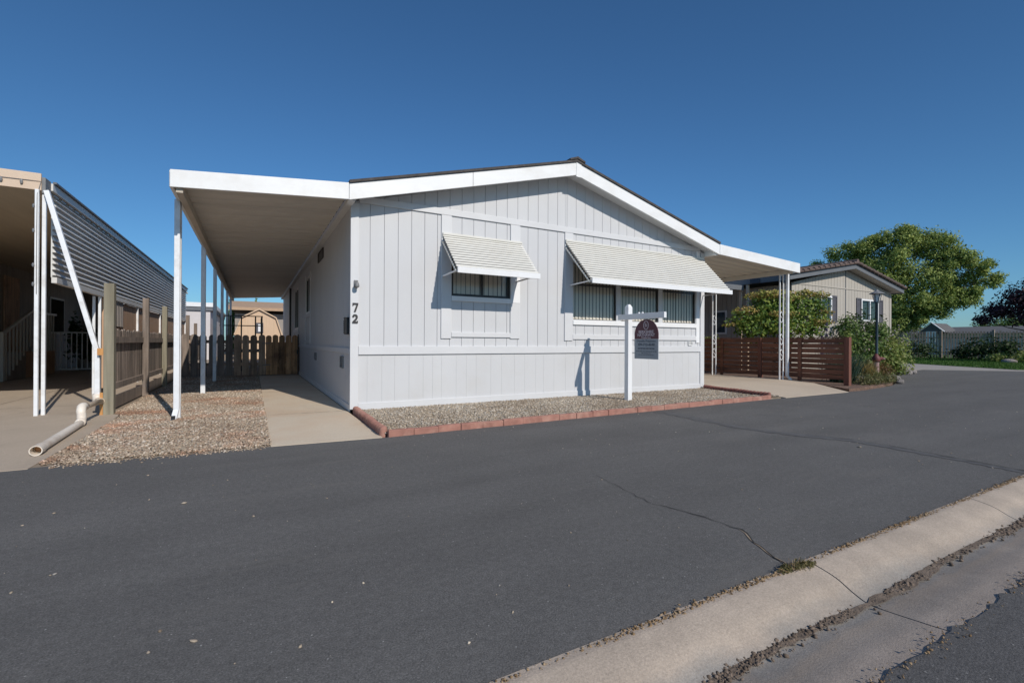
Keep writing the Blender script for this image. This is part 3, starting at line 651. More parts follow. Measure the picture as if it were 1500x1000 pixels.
# ------------------------------------------------------------------ carports of the white home
cl = thing('carport', 'long white-fronted carport on the left side of the white home, its posts in the gravel', 'carport', (-1.1, -.3, 0))
def panroof(xa, za, xb, zb, y0, y1, pitch, rib, th, name, mat, parent):
    prof = []; y = y0
    while y < y1-1e-3:
        e = min(y+pitch, y1); prof += [(y, 0), (y+.035, rib), (y+.07, rib), (y+.105, 0)] if e-y > .12 else [(y, 0)]; y = e
    prof.append((y1, 0)); poly = prof+[(p, h+th) for p, h in reversed(prof)]
    k = MB(); n = len(prof)
    # skins built as strips so that the pans run from the house out to the eave
    va = [(xa, p, za+h) for p, h in prof]; vb = [(xb, p, zb+h) for p, h in prof]; vc = [(xa, p, za+h+th) for p, h in prof]; vd = [(xb, p, zb+h+th) for p, h in prof]
    k.v = va+vb+vc+vd
    for i in range(n-1):
        k.f += [(i, i+1, n+i+1, n+i), (2*n+i, 3*n+i, 3*n+i+1, 2*n+i+1), (i, 2*n+i, 2*n+i+1, i+1), (n+i, n+i+1, 3*n+i+1, 3*n+i)]
    k.f += [(0, n, 3*n, 2*n), (n-1, 3*n-1, 4*n-1, 2*n-1)]
    return k.build(name, mat, parent)
panroof(-.105, 2.965, -2.02, 2.83, OV+.04, 16.6, .30, .035, .012, 'roof_pan', 'pan', cl)
rk = lambda u, v, w: (u, w, v)
MB().prism([(-2.05, 2.75), (-.095, 2.905), (-.095, 3.128), (-2.05, 2.95)], rk, OV-.004, OV+.03).build('front_fascia', 'fascia', cl, bevel=.004)
cbox('side_gutter', 'fascia', cl, -2.06, -2.022, OV+.031, 16.6, 2.76, 2.948)
cbox('beam', 'beam', cl, -2.0, -1.93, OV+.04, 16.5, 2.705, 2.826)
def post(parent, x, y, z1, mat='post', w=.075, base=True):
    p = MB().box(x-w/2, x+w/2, y-w/2, y+w/2, .0, z1).build('post', mat, parent, bevel=.006)
    if base: MB().box(x-w/2-.02, x+w/2+.02, y-w/2-.02, y+w/2+.02, -.0, .016).build('foot_plate', 'grille', p)
    return p
for i, y in enumerate((.40, 3.62, 6.64, 9.7, 12.8, 15.8)):
    post(cl, -2.045 if i == 0 else -2.03, y, 2.76, w=.06 if i == 0 else .075)
d = MB(); d.box(-2.082, -2.022, .30, .36, .14, 2.77); d.hexa([(-2.082, .30, .14), (-2.022, .30, .14), (-2.022, .36, .14), (-2.082, .36, .14), (-2.10, .21, .02), (-2.04, .21, .02), (-2.04, .28, .02), (-2.10, .28, .02)])
dp = d.build('downspout', 'post', cl, bevel=.004); MB().box(-2.092, -2.048, .202, .21, .025, .07).build('spout_mouth', 'black', dp)  # black plate painted for the shade inside the spout opening

cr = thing('carport', 'white-fronted carport on the right side of the white home, with scrolled iron posts', 'carport', (9, -.3, 0))
panroof(7.48, 2.945, 10.36, 2.80, OV+.04, 9.0, .30, .045, .012, 'roof_pan', 'pan_r', cr)
MB().prism([(7.465, 2.885), (10.42, 2.715), (10.42, 2.945), (7.465, 3.10)], rk, OV-.004, OV+.03).build('front_fascia', 'fascia', cr, bevel=.004)
cbox('beam', 'pan_r', cr, 10.2, 10.27, OV+.04, 9.0, 2.70, 2.803)
def scroll_post(parent, x, y, z0, z1):
    p = MB(); p.box(x-.085, x-.06, y-.0125, y+.0125, z0, z1); p.box(x+.06, x+.085, y-.0125, y+.0125, z0, z1)
    p.box(x-.06, x+.06, y-.01, y+.01, z1-.03, z1-.01)
    o = p.build('iron_post', 'post', parent)
    for zc in (z0+.62, z0+1.0, z0+1.55):
        pts = [(x+.048*math.cos(math.radians(q)), y, zc+.065+.062*math.sin(math.radians(q))) for q in range(-20, 271, 24)]+[(x+.048*math.cos(math.radians(q)), y, zc-.065+.062*math.sin(math.radians(q))) for q in range(84, -201, -24)]
        MB().tube(pts, .0075, 6).build('scroll', 'post', o)
    return o
for y in (.02, 1.95, 5.0): scroll_post(cr, 10.235, y, .10, 2.71)
d = MB(); d.box(10.37, 10.43, -.06, 0.0, .2, 2.72); d.hexa([(10.37, -.06, .2), (10.43, -.06, .2), (10.43, 0, .2), (10.37, 0, .2), (10.40, -.13, .1), (10.46, -.13, .1), (10.46, -.07, .1), (10.40, -.07, .1)])
d.build('downspout', 'post', cr, bevel=.004)

# ------------------------------------------------------------------ estate agent's sign on its post
sp = thing('sign_post', 'white wooden gallows post standing in the gravel before the wide window', 'post', (4.37, -.88, 0))
q = MB(); q.box(4.325, 4.415, -.925, -.835, 0, 1.60); q.hexa([(4.325, -.925, 1.60), (4.415, -.925, 1.60), (4.415, -.835, 1.60), (4.325, -.835, 1.60), (4.35, -.9, 1.648), (4.39, -.9, 1.648), (4.39, -.86, 1.648), (4.35, -.86, 1.648)])
q.build('upright', 'white', sp, bevel=.003)
MB().box(4.27, 4.324, -1.76, -.72, 1.385, 1.475).build('crossarm', 'white', sp, bevel=.005)
for yy in (-1.2, -1.28): MB().lathe([(.018, 0), (.018, .014), (.008, .024)], (4.297, yy, 1.475), 8).build('bolt_cap', 'white', sp)
ys_ = thing('yard_sign', 'maroon and grey estate agent sign with arched top hanging from the white post', 'sign', (4.297, -1.365, .74))
x_s = lambda u, v, w: (w, u, v)
yc, hw = -1.365, .257
arch = [(yc+hw*math.cos(t), 1.13+.245*math.sin(t)) for t in [pi*i/20 for i in range(21)]]
MB().prism([(yc+hw, 1.06)]+arch+[(yc-hw, 1.06)], x_s, 4.291, 4.303).build('header_panel', 'maroon', ys_)
MB().prism([(yc-hw, .74), (yc+hw, .74), (yc+hw, 1.0595), (yc-hw, 1.0595)], x_s, 4.2915, 4.3025).build('info_panel', 'signgrey', ys_)
for yy in (yc-.12, yc+.12): MB().tube([(4.297, yy, 1.34), (4.297, yy, 1.39)], .004, 6).build('hook', 'grille', ys_)
def text(s, size, y, z, mat, parent, name='lettering', sx=1.0, bold=0.):
    cu = bpy.data.curves.new(name, 'FONT'); cu.body = s; cu.size = size; cu.align_x = 'CENTER'; cu.align_y = 'CENTER'; cu.extrude = .0008; cu.offset = bold
    to = bpy.data.objects.new('tmp', cu); COL.objects.link(to)
    dg = bpy.context.evaluated_depsgraph_get(); me = bpy.data.meshes.new_from_object(to.evaluated_get(dg)); bpy.data.objects.remove(to)
    me.materials.clear(); me.materials.append(M[mat])
    o = bpy.data.objects.new(name, me); COL.objects.link(o); o.parent = parent; pl_ = wloc(parent)
    me.transform(Matrix(((0, 0, -1, 0), (-1, 0, 0, 0), (0, 1, 0, 0), (0, 0, 0, 1)))@Matrix.Diagonal((sx, 1, 1, 1)))
    me.transform(Matrix.Translation(Vector((4.2895, y, z))-pl_)); return o
text('BERKSHIRE', .066, yc, 1.172, 'signtext', ys_, sx=1.02, bold=.0012); text('HATHAWAY', .066, yc, 1.122, 'signtext', ys_, sx=1.0, bold=.0012); text('HomeServices', .036, yc, 1.083, 'signtext', ys_, bold=.0005)
ring = MB(); N = 28
for i in range(N):
    a0, a1 = 2*pi*i/N, 2*pi*(i+1)/N
    ring.prism([(yc+.056*math.cos(a0), 1.28+.07*math.sin(a0)), (yc+.056*math.cos(a1), 1.28+.07*math.sin(a1)), (yc+.047*math.cos(a1), 1.28+.061*math.sin(a1)), (yc+.047*math.cos(a0), 1.28+.061*math.sin(a0))], x_s, 4.2885, 4.2912)
ring.build('emblem_ring', 'signtext', ys_); text('B', .085, yc+.008, 1.28, 'signtext', ys_, 'emblem_letter', .8); text('H', .06, yc-.01, 1.272, 'signtext', ys_, 'emblem_letter', .8)
text('Drysdale Properties', .05, yc, 1.028, 'signtext2', ys_); text('209-712-4640', .06, yc, .968, 'signtext2', ys_, sx=1.1, bold=.001)
rr = random.Random(5)
for zc, h, wd in ((.908, .022, .36), (.862, .012, .44), (.832, .010, .2), (.806, .008, .34)):
    bars = MB(); y0 = yc+wd/2
    while y0 > yc-wd/2:
        L = rr.uniform(.02, .06); bars.box(4.2885, 4.2912, max(y0-L, yc-wd/2), y0, zc-h/2, zc+h/2); y0 -= L+.012
    bars.build('small_print', 'signtext2', ys_)

# ------------------------------------------------------------------ red concrete edging round the gravel strip
def edger_flat(loc, rz, ln, seed):
    rr = random.Random(seed); h = .088+rr.uniform(-.006, .006); k = MB()
    k.box(-ln/2+.003, ln/2-.003, -.035, .035, -.03, h)
    return k, h
gF = 'red edging bricks along the lane'; n = 25; x0, y0, x1, y1 = .03, -1.945, 6.93, -1.765
ang = math.atan2(y1-y0, x1-x0); ln = math.dist((x0, y0), (x1, y1))/n
def scallop(k, cx, cy, L, ax, h, m=3):
    for i in range(m):
        t = (i+.5)/m-.5; px, py = cx+ax[0]*L*t, cy+ax[1]*L*t; r = L/m*.5
        k.lathe([(r*.98, -.03), (r*.98, h-.028), (r*.86, h-.012), (r*.45, h)], (px, py, 0), 14)
    return k
fl = MB(); fl.box(-ln/2+.001, ln/2-.001, -.03, .03, -.03, .074)
proto = tag(fl.build('edging_brick', 'brick', loc=(0, 0, 0), bevel=.007), 'flat red edging brick in the row between the lane and the gravel strip', 'brick', gF)
rr = random.Random(3)
for i in range(n):
    o = proto if i == 0 else proto.copy()
    if i: COL.objects.link(o)
    t = (i+.5)/n; o.location = (x0+(x1-x0)*t, y0+(y1-y0)*t+rr.uniform(-.005, .005), rr.uniform(-.008, .002)); o.rotation_euler = (rr.uniform(-.04, .04), rr.uniform(-.018, .018), ang+rr.uniform(-.018, .018))
def row(p, q, n, mat, label, group, h):
    L = math.dist(p, q)/n; ax = ((q[0]-p[0])/(n*L), (q[1]-p[1])/(n*L)); a = math.atan2(ax[1], ax[0])
    pr = tag(scallop(MB(), 0, 0, L*.985, (1, 0), h).build('edging_brick', mat, loc=(0, 0, 0)), label, 'brick', group)
    r = random.Random(n)
    for i in range(n):
        o = pr if i == 0 else pr.copy()
        if i: COL.objects.link(o)
        t = (i+.5)/n; o.location = (p[0]+(q[0]-p[0])*t, p[1]+(q[1]-p[1])*t, r.uniform(-.012, .004)); o.rotation_euler = (0, r.uniform(-.03, .03), a+r.uniform(-.03, .03))
row((.045, -.10), (.0, -1.90), 7, 'brick', 'scalloped red edging brick in the row beside the left concrete path', 'scalloped edging bricks by the left path', .105)
row((7.30, -.06), (7.02, -1.72), 7, 'brick2', 'scalloped dark red edging brick in the row beside the right driveway', 'scalloped edging bricks by the driveway', .11)

# ------------------------------------------------------------------ picket fence and gate across the left passage
def picket(mb, x, w, y, h, th=.018):
    r = w/2; pts = [(x-r, .03), (x+r, .03), (x+r, h-r*.9)]+[(x+r*math.cos(t), h-r*.9+r*.9*math.sin(t)) for t in [pi*i/8 for i in range(1, 8)]]+[(x-r, h-r*.9)]
    mb.prism(pts, lambda u, v, w_: (u, w_, v), y, y+th)
pf = thing('picket_fence', 'faded round-topped picket fence left of the stained gate', 'fence', (-1.9, 8.37, 0))
rr = random.Random(8); A, B = MB(), MB()
for i in range(10):
    picket(A if i < 6 else B, -2.80+.202*i+rr.uniform(-.008, .008), .166, 8.36, 1.17+rr.uniform(-.012, .012))
A.build('boards', 'wood_grey', pf); B.build('boards', 'wood_mid', pf)
for z in (.30, .93): MB().box(-2.9, -.93, 8.38, 8.42, z, z+.085).build('rail', 'wood_mid', pf)
MB().box(-.99, -.90, 8.385, 8.47, 0, 1.10).build('post', 'wood_grey', pf)
gt = thing('picket_gate', 'brown stained picket gate closing the passage beside the white home', 'gate', (-.5, 8.37, 0))
C = MB(); D = MB()
for i in range(5): picket(C, -.81+.172*i+rr.uniform(-.006, .006), .15, 8.355, 1.17+rr.uniform(-.012, .012))
for i in range(5): picket(D, -.725+.172*i, .13, 8.42, .93)
C.build('boards', 'wood_stain', gt); D.build('back_boards', 'wood_stain', gt)
for z in (.25, .56, .88): MB().box(-.89, -.05, 8.376, 8.415, z, z+.085).build('rail', 'wood_stain', gt)
for z in (.30, .92): MB().box(-.97, -.77, 8.338, 8.352, z, z+.025).build('hinge', 'grille', gt)
ps = thing('steel_post', 'black steel latch post between the stained gate and the white wall', 'post', (-.02, 8.3, 0)); MB().box(-.055, -.03, 8.27, 8.34, 0, 1.2).build('tube', 'black', ps); MB().box(-.08, -.056, 8.28, 8.32, .62, .74).build('latch', 'black', ps)

# ------------------------------------------------------------------ side fence with tall posts (between the two lots)
sf = thing('board_fence', 'weathered grey board fence with tall posts along the left lot line', 'fence', (-2.9, 4, 0))
rr = random.Random(4)
posts = [3.70, 5.75, 7.8, 9.85, 12.0, 14.4]
for i, y in enumerate(posts):
    h = 1.78 if i < 4 else 1.62
    MB().box(-2.945, -2.855, y-.045, y+.045, 0, h+rr.uniform(-.05, .05)).build('post', 'wood_grey' if i != 1 else 'wood_green', sf, bevel=.005)
mb = MB(); y = 1.36
while y < 15:
    w = rr.uniform(.125, .14); h = 1.16+rr.uniform(-.015, .015)
    mb.prism([(y, .34), (y+w-.011, .34), (y+w-.011, h-.03), (y+w-.045, h), (y+.03, h), (y, h-.03)], lambda u, v, w_: (w_, u, v), -2.985, -2.965); y += w
mb.build('boards', 'wood_grey', sf)
for z in (.30, .96): MB().box(-2.964, -2.925, 1.3, 15, z, z+.09).build('rail', 'wood_grey', sf)
MB().box(-2.985, -2.95, 1.36, 15, .02, .19).build('kick_board', 'wood_grey', sf)
fp = thing('fence_post', 'tall greenish square post at the road end of the grey board fence', 'post', (-2.9, 1.27, 0)); MB().box(-2.955, -2.845, 1.21, 1.325, 0, 1.76).build('timber', 'wood_green', fp, bevel=.006)
MB().box(-3.02, -2.956, 1.22, 1.29, .80, .89).build('pipe_block', 'wood_orange', fp); MB().box(-2.99, -2.957, 1.215, 1.25, .0, .30).build('stake', 'wood_orange', fp)

# ------------------------------------------------------------------ PVC drain
dr = thing('drain_pipe', 'white plastic drain pipe with a raised elbow lying on the concrete toward the lane', 'pipe', (-2.95, 0, 0))
r = .05
MB().tube([(-2.97, 1.18, .19), (-2.97, .62, .20), (-2.97, .46, .205)], .032, 12).build('cross_run', 'pvc_tan', dr, smooth=True)
MB().tube([(-2.97, .52, .205), (-2.97, .44, .215), (-2.97, .385, .21), (-2.965, .345, .17), (-2.96, .335, .12)], .045, 14).build('elbow', 'pvc', dr, smooth=True)
MB().tube([(-2.96, .335, .15), (-2.955, .325, .085), (-2.95, .29, .052), (-2.945, .22, .048)], [.043, .045, .046, .047], 14).build('elbow', 'pvc', dr, smooth=True)
k = MB(); k.tube([(-2.945, .26, .046), (-2.845, -1.30, .046)], .037, 16, cap=False); k.tube([(-2.845, -1.30, .046), (-2.945, .26, .046)], .032, 16, cap=False); k.build('ground_run', 'pvc', dr, smooth=True)
k = MB(); c0, c1 = Vector((-2.848, -1.25, .047)), Vector((-2.838, -1.385, .047)); k.tube([c0, c1], .044, 18, cap=False); k.tube([c1, c0], .037, 18, cap=False)
k.tube([c1, c1+(c1-c0)*.001], [.044, .037], 18, cap=False); k.build('end_collar', 'pvc', dr, smooth=True)
MB().tube([(-2.846, -1.27, .047), (-2.846, -1.265, .047)], .0315, 14).build('inside', 'wood_stain', dr)
MB().tube([(-3.03, 1.30, .17), (-3.03, 1.30, .28)], .055, 14).build('collar', 'pvc', dr, smooth=True)
MB().tube([(-3.03, 1.30, .2), (-2.97, 1.18, .19)], .042, 10).build('link', 'pvc_tan', dr)

# ------------------------------------------------------------------ LEFT NEIGHBOUR: carport, dark home, stairs, gate
nc = thing('carport', 'tan-fronted carport of the left neighbour with a grey slatted side band', 'carport', (-3.7, 1.5, 0))
panroofY = MB()
k = MB(); xs = [-7.3+.3*i for i in range(13)]
for a in xs: k.box(a, a+.285, 1.6, 17, 2.985, 3.0); k.box(a+.285, a+.3, 1.6, 17, 2.985, 3.03)
k = MB(); yy = 1.6
while yy < 17: k.box(-7.2, -3.64, yy, yy+.29, 2.98, 2.995); k.box(-7.2, -3.64, yy+.29, yy+.30, 2.98, 3.03); yy += .3
k.build('roof_pan', 'nb_under', nc)
cbox('front_fascia', 'nb_tan', nc, -9, -3.66, 1.52, 1.56, 2.965, 3.085); cbox('front_fascia', 'nb_tan', nc, -9, -3.665, 1.53, 1.56, 3.086, 3.19)
k = MB(); k.box(-3.659, -3.62, 1.525, 1.72, 2.93, 3.14); k.build('gutter_end', 'grille', nc, bevel=.006)
cbox('side_gutter', 'nb_band', nc, -3.66, -3.60, 1.72, 16.6, 3.02, 3.12)
cbox('gutter_lip', 'bluegrey', nc, -3.61, -3.57, 1.74, 16.6, 3.121, 3.15)
s = MB(); n = 14; zt_, zb_ = 2.99, 1.875
for i in range(n):
    z1 = zt_-(zt_-zb_)*i/n; z0 = zt_-(zt_-zb_)*(i+1)/n
    s.prism([(-3.66, z1), (-3.622, z0+.030), (-3.622, z0+.024), (-3.66, z0+.024)], lambda u, v, w: (u, w, v), 1.92, 16.6)
s.box(-3.675, -3.6605, 1.92, 16.6, 1.87, 3.02); s.build('slat_band', 'nb_band', nc)
cbox('band_rail', 'nb_band', nc, -3.67, -3.61, 1.92, 16.6, 1.79, 1.87)
for y in (1.51, 4.15, 7.3, 10.4, 13.5, 16.3):
    k = MB()
    if y < 2: k.box(-3.715, -3.675, y-.02, y+.02, 0, 2.97); k.box(-3.662, -3.622, y+.04, y+.08, 0, 2.93)
    else: k.box(-3.74, -3.70, y-.02, y+.02, 0, 1.79); k.box(-3.66, -3.62, y-.02, y+.02, 0, 1.79)
    k.build('post', 'post', nc, bevel=.004)
MB().box(-3.70, -3.66, 4.55, 16.5, .1, 1.78).build('infill_panel', 'nb_infill', nc)
k = MB()
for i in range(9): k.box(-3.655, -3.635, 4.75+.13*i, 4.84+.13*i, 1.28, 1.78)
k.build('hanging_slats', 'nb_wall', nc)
# downspout running from the roof corner across to the fence post
MB().bar((-3.60, 1.49, 2.96), (-3.04, 1.31, .86), .055, .055, (0, 1, 0)).build('downspout', 'post', nc, bevel=.005)
MB().bar((-3.035, 1.305, .88), (-3.03, 1.30, .27), .055, .055, (0, 1, 0)).build('downspout', 'post', nc, bevel=.005)
sl = thing('string_lights', 'wire of small light bulbs along the tan carport fascia', 'string lights', (-4, 1.5, 3.08))
MB().tube([(-9+.2*i, 1.512, 3.082-.006*abs(math.sin(i*.7))) for i in range(27)]+[(-3.66, 1.51, 3.08), (-3.69, 1.49, 2.9), (-3.69, 1.48, 2.5), (-3.69, 1.48, 2.0), (-3.69, 1.48, 1.6)], .004, 5).build('wire', 'grille', sl)
for x in (-5.6, -5.4, -5.2, -5.0, -4.8, -4.62, -4.42, -4.23, -4.035, -3.845): MB().lathe([(.010, 0), (.017, -.03), (.012, -.058), (.002, -.066)], (x, 1.505, 3.08), 8).build('bulb', 'grille', sl)
for z in (2.77, 2.45, 2.0, 1.75): MB().lathe([(.008, 0), (.014, -.025), (.010, -.048), (.002, -.055)], (-3.722, 1.478, z), 8).build('bulb', 'bluegrey', sl)
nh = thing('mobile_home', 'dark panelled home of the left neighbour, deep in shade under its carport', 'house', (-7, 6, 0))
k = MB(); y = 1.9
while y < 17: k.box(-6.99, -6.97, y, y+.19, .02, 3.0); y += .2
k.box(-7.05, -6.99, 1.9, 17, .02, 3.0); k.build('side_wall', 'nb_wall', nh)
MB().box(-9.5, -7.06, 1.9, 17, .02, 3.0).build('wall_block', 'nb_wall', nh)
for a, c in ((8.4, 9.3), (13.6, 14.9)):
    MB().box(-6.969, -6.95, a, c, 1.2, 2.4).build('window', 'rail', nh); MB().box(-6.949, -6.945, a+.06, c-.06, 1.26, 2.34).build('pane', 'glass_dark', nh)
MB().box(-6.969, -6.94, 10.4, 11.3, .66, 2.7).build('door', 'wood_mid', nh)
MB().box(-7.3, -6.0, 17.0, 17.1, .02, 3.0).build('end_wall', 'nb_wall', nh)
st = thing('porch_stairs', 'cream steps with a balustrade up to the dark left home', 'stairs', (-6.6, 9, 0))
for i in range(4): MB().box(-6.94, -6.40, 8.75+.30*i, 9.05+.30*i+.02, .01, .17*(i+1)).build('step', 'nb_wall', st)
MB().box(-6.94, -6.40, 9.98, 12.0, .01, .68).build('landing', 'nb_infill', st)
MB().bar((-6.38, 8.60, 1.13), (-6.38, 10.2, 1.74), .05, .06).build('handrail', 'rail', st); MB().bar((-6.38, 10.2, 1.74), (-6.38, 12.0, 1.74), .05, .06).build('handrail', 'rail', st)
MB().box(-6.42, -6.35, 8.56, 8.63, .01, 1.18).build('newel', 'rail', st)
for i in range(8):
    y = 8.78+.2*i; z = 1.13+(y-8.60)*.381; MB().box(-6.395, -6.365, y-.017, y+.017, max(.02, (y-8.75)*.57), z).build('baluster', 'rail', st)
for i in range(8): MB().box(-6.395, -6.365, 10.4+.2*i-.017, 10.4+.2*i+.017, .68, 1.72).build('baluster', 'rail', st)
k = MB()
for i in range(5): k.bar((-7.0, 8.52, .20+.2*i), (-6.42, 8.52, .20+.2*i), .02, .02)
k.build('end_rails', 'rail', st)
mg = thing('metal_gate', 'white barred metal gate across the shaded left carport', 'gate', (-6, 12.4, 0))
k = MB(); k.bar((-6.62, 12.4, 1.23), (-5.62, 12.4, 1.23), .04, .04); k.bar((-6.62, 12.4, .10), (-5.62, 12.4, .10), .04, .04); k.bar((-5.62, 12.4, 1.23), (-5.3, 11.9, 1.18), .03, .03); k.build('frame', 'white', mg)
for i in range(9): MB().box(-6.62+.124*i-.012, -6.62+.124*i+.012, 12.388, 12.412, .1, 1.23).build('bar', 'white', mg)
MB().box(-6.72, -6.63, 12.36, 12.44, .0, 1.3).build('gate_post', 'rail', mg)
b = thing('potted_plant', 'dark leafy plant in shade behind the white barred gate', 'plant', (-5.9, 13.4, 0))
V, F = leaves([(-6.0, 13.4, .8, .45, .4, .6), (-5.4, 13.5, 1.15, .5, .4, .35), (-6.25, 13.2, 1.3, .18, .18, .5)], 1600, .14); npmesh('foliage', V, F, 'leaf_dark', b); MB().lathe([(.2, 0), (.28, .35), (.3, .36)], (-6.0, 13.4, .01), 12).build('pot', 'nb_wall', b)

# ------------------------------------------------------------------ BEHIND: railing, shed, pale house, tan eave, cypress
pr = thing('porch_railing', 'black steel railing of the raised side porch beyond the gate', 'railing', (-1.4, 11.3, 0))
k = MB()
for (a, c) in (((-2.15, 11, 1.82), (-.92, 11, 1.82)), ((-2.15, 11, 1.50), (-.92, 11, 1.50)), ((-.95, 11, 1.82), (-.95, 12.6, 1.82)), ((-2.15, 11, 1.82), (-2.15, 12.6, 1.82)), ((-2.15, 11, 1.5), (-2.15, 12.6, 1.5))): k.bar(a, c, .035, .03)
k.build('top_rails', 'black', pr)
for x, y in ((-2.13, 11), (-1.86, 11), (-1.55, 11), (-1.14, 11), (-.95, 11), (-.95, 12.6), (-2.13, 12.6)): MB().box(x-.02, x+.02, y-.02, y+.02, 0, 1.82).build('post', 'black', pr)
MB().box(-2.15, -.93, 11.05, 12.6, .62, .7).build('deck', 'wood_grey', pr)
sh = thing('garden_shed', 'peach gambrel-roofed shed standing behind the picket gate', 'shed', (-.9, 22, 0))
gam = [(-2.05, .02), (.17, .02), (.17, 1.35), (-.12, 2.24), (-.92, 2.68), (-1.72, 2.24), (-2.05, 1.35)]
MB().prism(gam, lambda u, v, w: (u, w, v), 22, 25).build('walls', 'shed', sh)
roofo = [(.17, 1.30), (.23, 1.33), (-.08, 2.29), (-.92, 2.76), (-1.76, 2.29), (-2.11, 1.33), (-2.05, 1.30), (-1.72, 2.245), (-.92, 2.685), (-.12, 2.245)]
MB().prism(roofo, lambda u, v, w: (u, w, v), 21.88, 25.1).build('roof', 'shed', sh)
w_ = MB().box(-1.12, -.72, 21.96, 21.999, 1.42, 1.98).build('window', 'shutter', sh); MB().box(-.97, -.80, 21.945, 21.958, 1.5, 1.9).build('shutter', 'white', sh)
pb = thing('house', 'pale flat-fronted house behind the left fence, white eave band on top', 'house', (-5, 26, 0))
MB().box(-10, -3.16, 22, 34, 0, 2.55).build('wall', 'white_bldg', pb); MB().box(-10.1, -3.05, 21.9, 34, 2.551, 2.74).build('eave_band', 'bluegrey', pb); MB().box(-10.15, -3.0, 21.85, 34, 2.741, 2.96).build('roof_edge', 'white', pb)
tb = thing('house', 'tan-eaved low house behind the peach shed', 'house', (-.5, 31, 0))
MB().box(-2.3, 3.5, 30.4, 38, 0, 2.9).build('wall', 'nb_wall', tb); MB().prism([(29.6, 3.08), (29.6, 3.28), (34, 4.0), (38, 3.2), (38, 3.0), (34, 3.75)], lambda u, v, w: (w, u, v), -2.7, 3.7).build('roof', 'tan_roof', tb)
def cypress(x, y, h, w, lab):
    c = thing('cypress_tree', lab, 'tree', (x, y, 0)); cl_ = [(x, y, h*(.1+.85*i/9), w*(1-(i/9)**2*.75)*.5, w*(1-(i/9)**2*.75)*.5, h*.09) for i in range(10)]
    V, F = leaves(cl_, 1800, .22, droop=-1.2); npmesh('foliage', V, F, 'leaf_shrub', c); MB().tube([(x, y, 0), (x, y, h*.85)], [.1, .03], 7).build('trunk', 'bark', c)
cypress(-2.72, 36, 4.6, .75, 'slim green cypress behind the picket fence, left of the peach shed')
cypress(-11.2, 34, 6.5, .6, 'dark cypress tip rising above the grey slatted band')
cypress(-.95, 45, 5.1, .55, 'distant narrow cypress above the roof of the tan-eaved house')

# ------------------------------------------------------------------ RIGHT: slat fence
sF = thing('slat_fence', 'dark red horizontal slat fence along the right driveway', 'fence', (10.6, 0, 0))
zb0, zt0 = .16, 1.13; n = 8; pitch = (zt0-zb0)/n; k = MB(); rr = random.Random(2)
for i in range(n):
    for (a, c) in ((-1.22, -.235), (-.235, .80), (.80, 1.95), (1.95, 3.2), (3.2, 6)):
        g = rr.uniform(-.004, .004); k.box(10.585, 10.612, a+.002, c-.002, zb0+pitch*i+.009+g, zb0+pitch*(i+1)-.009+g)
k.build('slats', 'wood_red', sF)
for y in (-.235, 1.95, 3.2): MB().box(10.56, 10.584, y-.045, y+.045, .05, 1.13).build('batten', 'wood_red', sF)
MB().box(10.545, 10.64, .755, .845, .04, 1.15).build('post', 'wood_redend', sF, bevel=.005)
MB().box(10.55, 10.66, -1.335, -1.225, -.02, 1.15).build('end_post', 'wood_redend', sF, bevel=.005)
MB().box(10.575, 10.625, -1.22, 6, 1.131, 1.15).build('cap', 'wood_red', sF)

# right neighbour's tan home
nr = thing('mobile_home', 'tan gabled home on the right with tiled roof and dark shutters', 'house', (18, 2.3, 0))
FY = 2.3; XL, XR, XC = 14.6, 21.5, 18.0
zr = lambda x: 3.05+.70*(x-XL)/(XC-XL) if x < XC else 3.75-.70*(x-XC)/(XR-XC)
k = MB(); siding(k, lambda u, d, z: (u, FY+d, z), XL, XR, .1, zr, [(15.65, 17.06, 1.78, 2.73), (19.12, 20.46, 1.85, 2.73)], .203, .014, 0, .02, 7)
siding(k, lambda u, d, z: (u, FY+d, z), XL, XR, .1, zr, [(15.65, 17.06, 1.78, 2.73), (19.12, 20.46, 1.85, 2.73)], 3, 0, .008, .04, 7); k.build('front_wall', 'tan_house', nr)
k = MB(); siding(k, lambda u, d, z: (XL+d, FY+u, z), .02, 14, .1, lambda u: 3.0, [], .203, .014, 0, .02, 8); k.box(XL+.021, XL+.05, FY+.05, FY+14, .1, 3.0); k.box(XR-.04, XR, FY+.05, FY+14, .1, 3.0); k.build('side_wall', 'tan_house', nr)
cbox('gable_band', 'tan_house', nr, XL+.05, XR-.05, FY-.02, FY+.002, 3.02, 3.06); cbox('gable_seam', 'bluegrey', nr, XC-.015, XC+.015, FY-.012, FY+.002, 1.0, 3.72, bevel=0)
cbox('corner_board', 'tan_house', nr, XR-.1, XR+.015, FY-.018, FY+.04, .1, 3.03)
def zf(x): return 3.06+.68*(x-13.9)/(XC-13.9) if x < XC else 3.74-.70*(x-XC)/(21.75-XC)
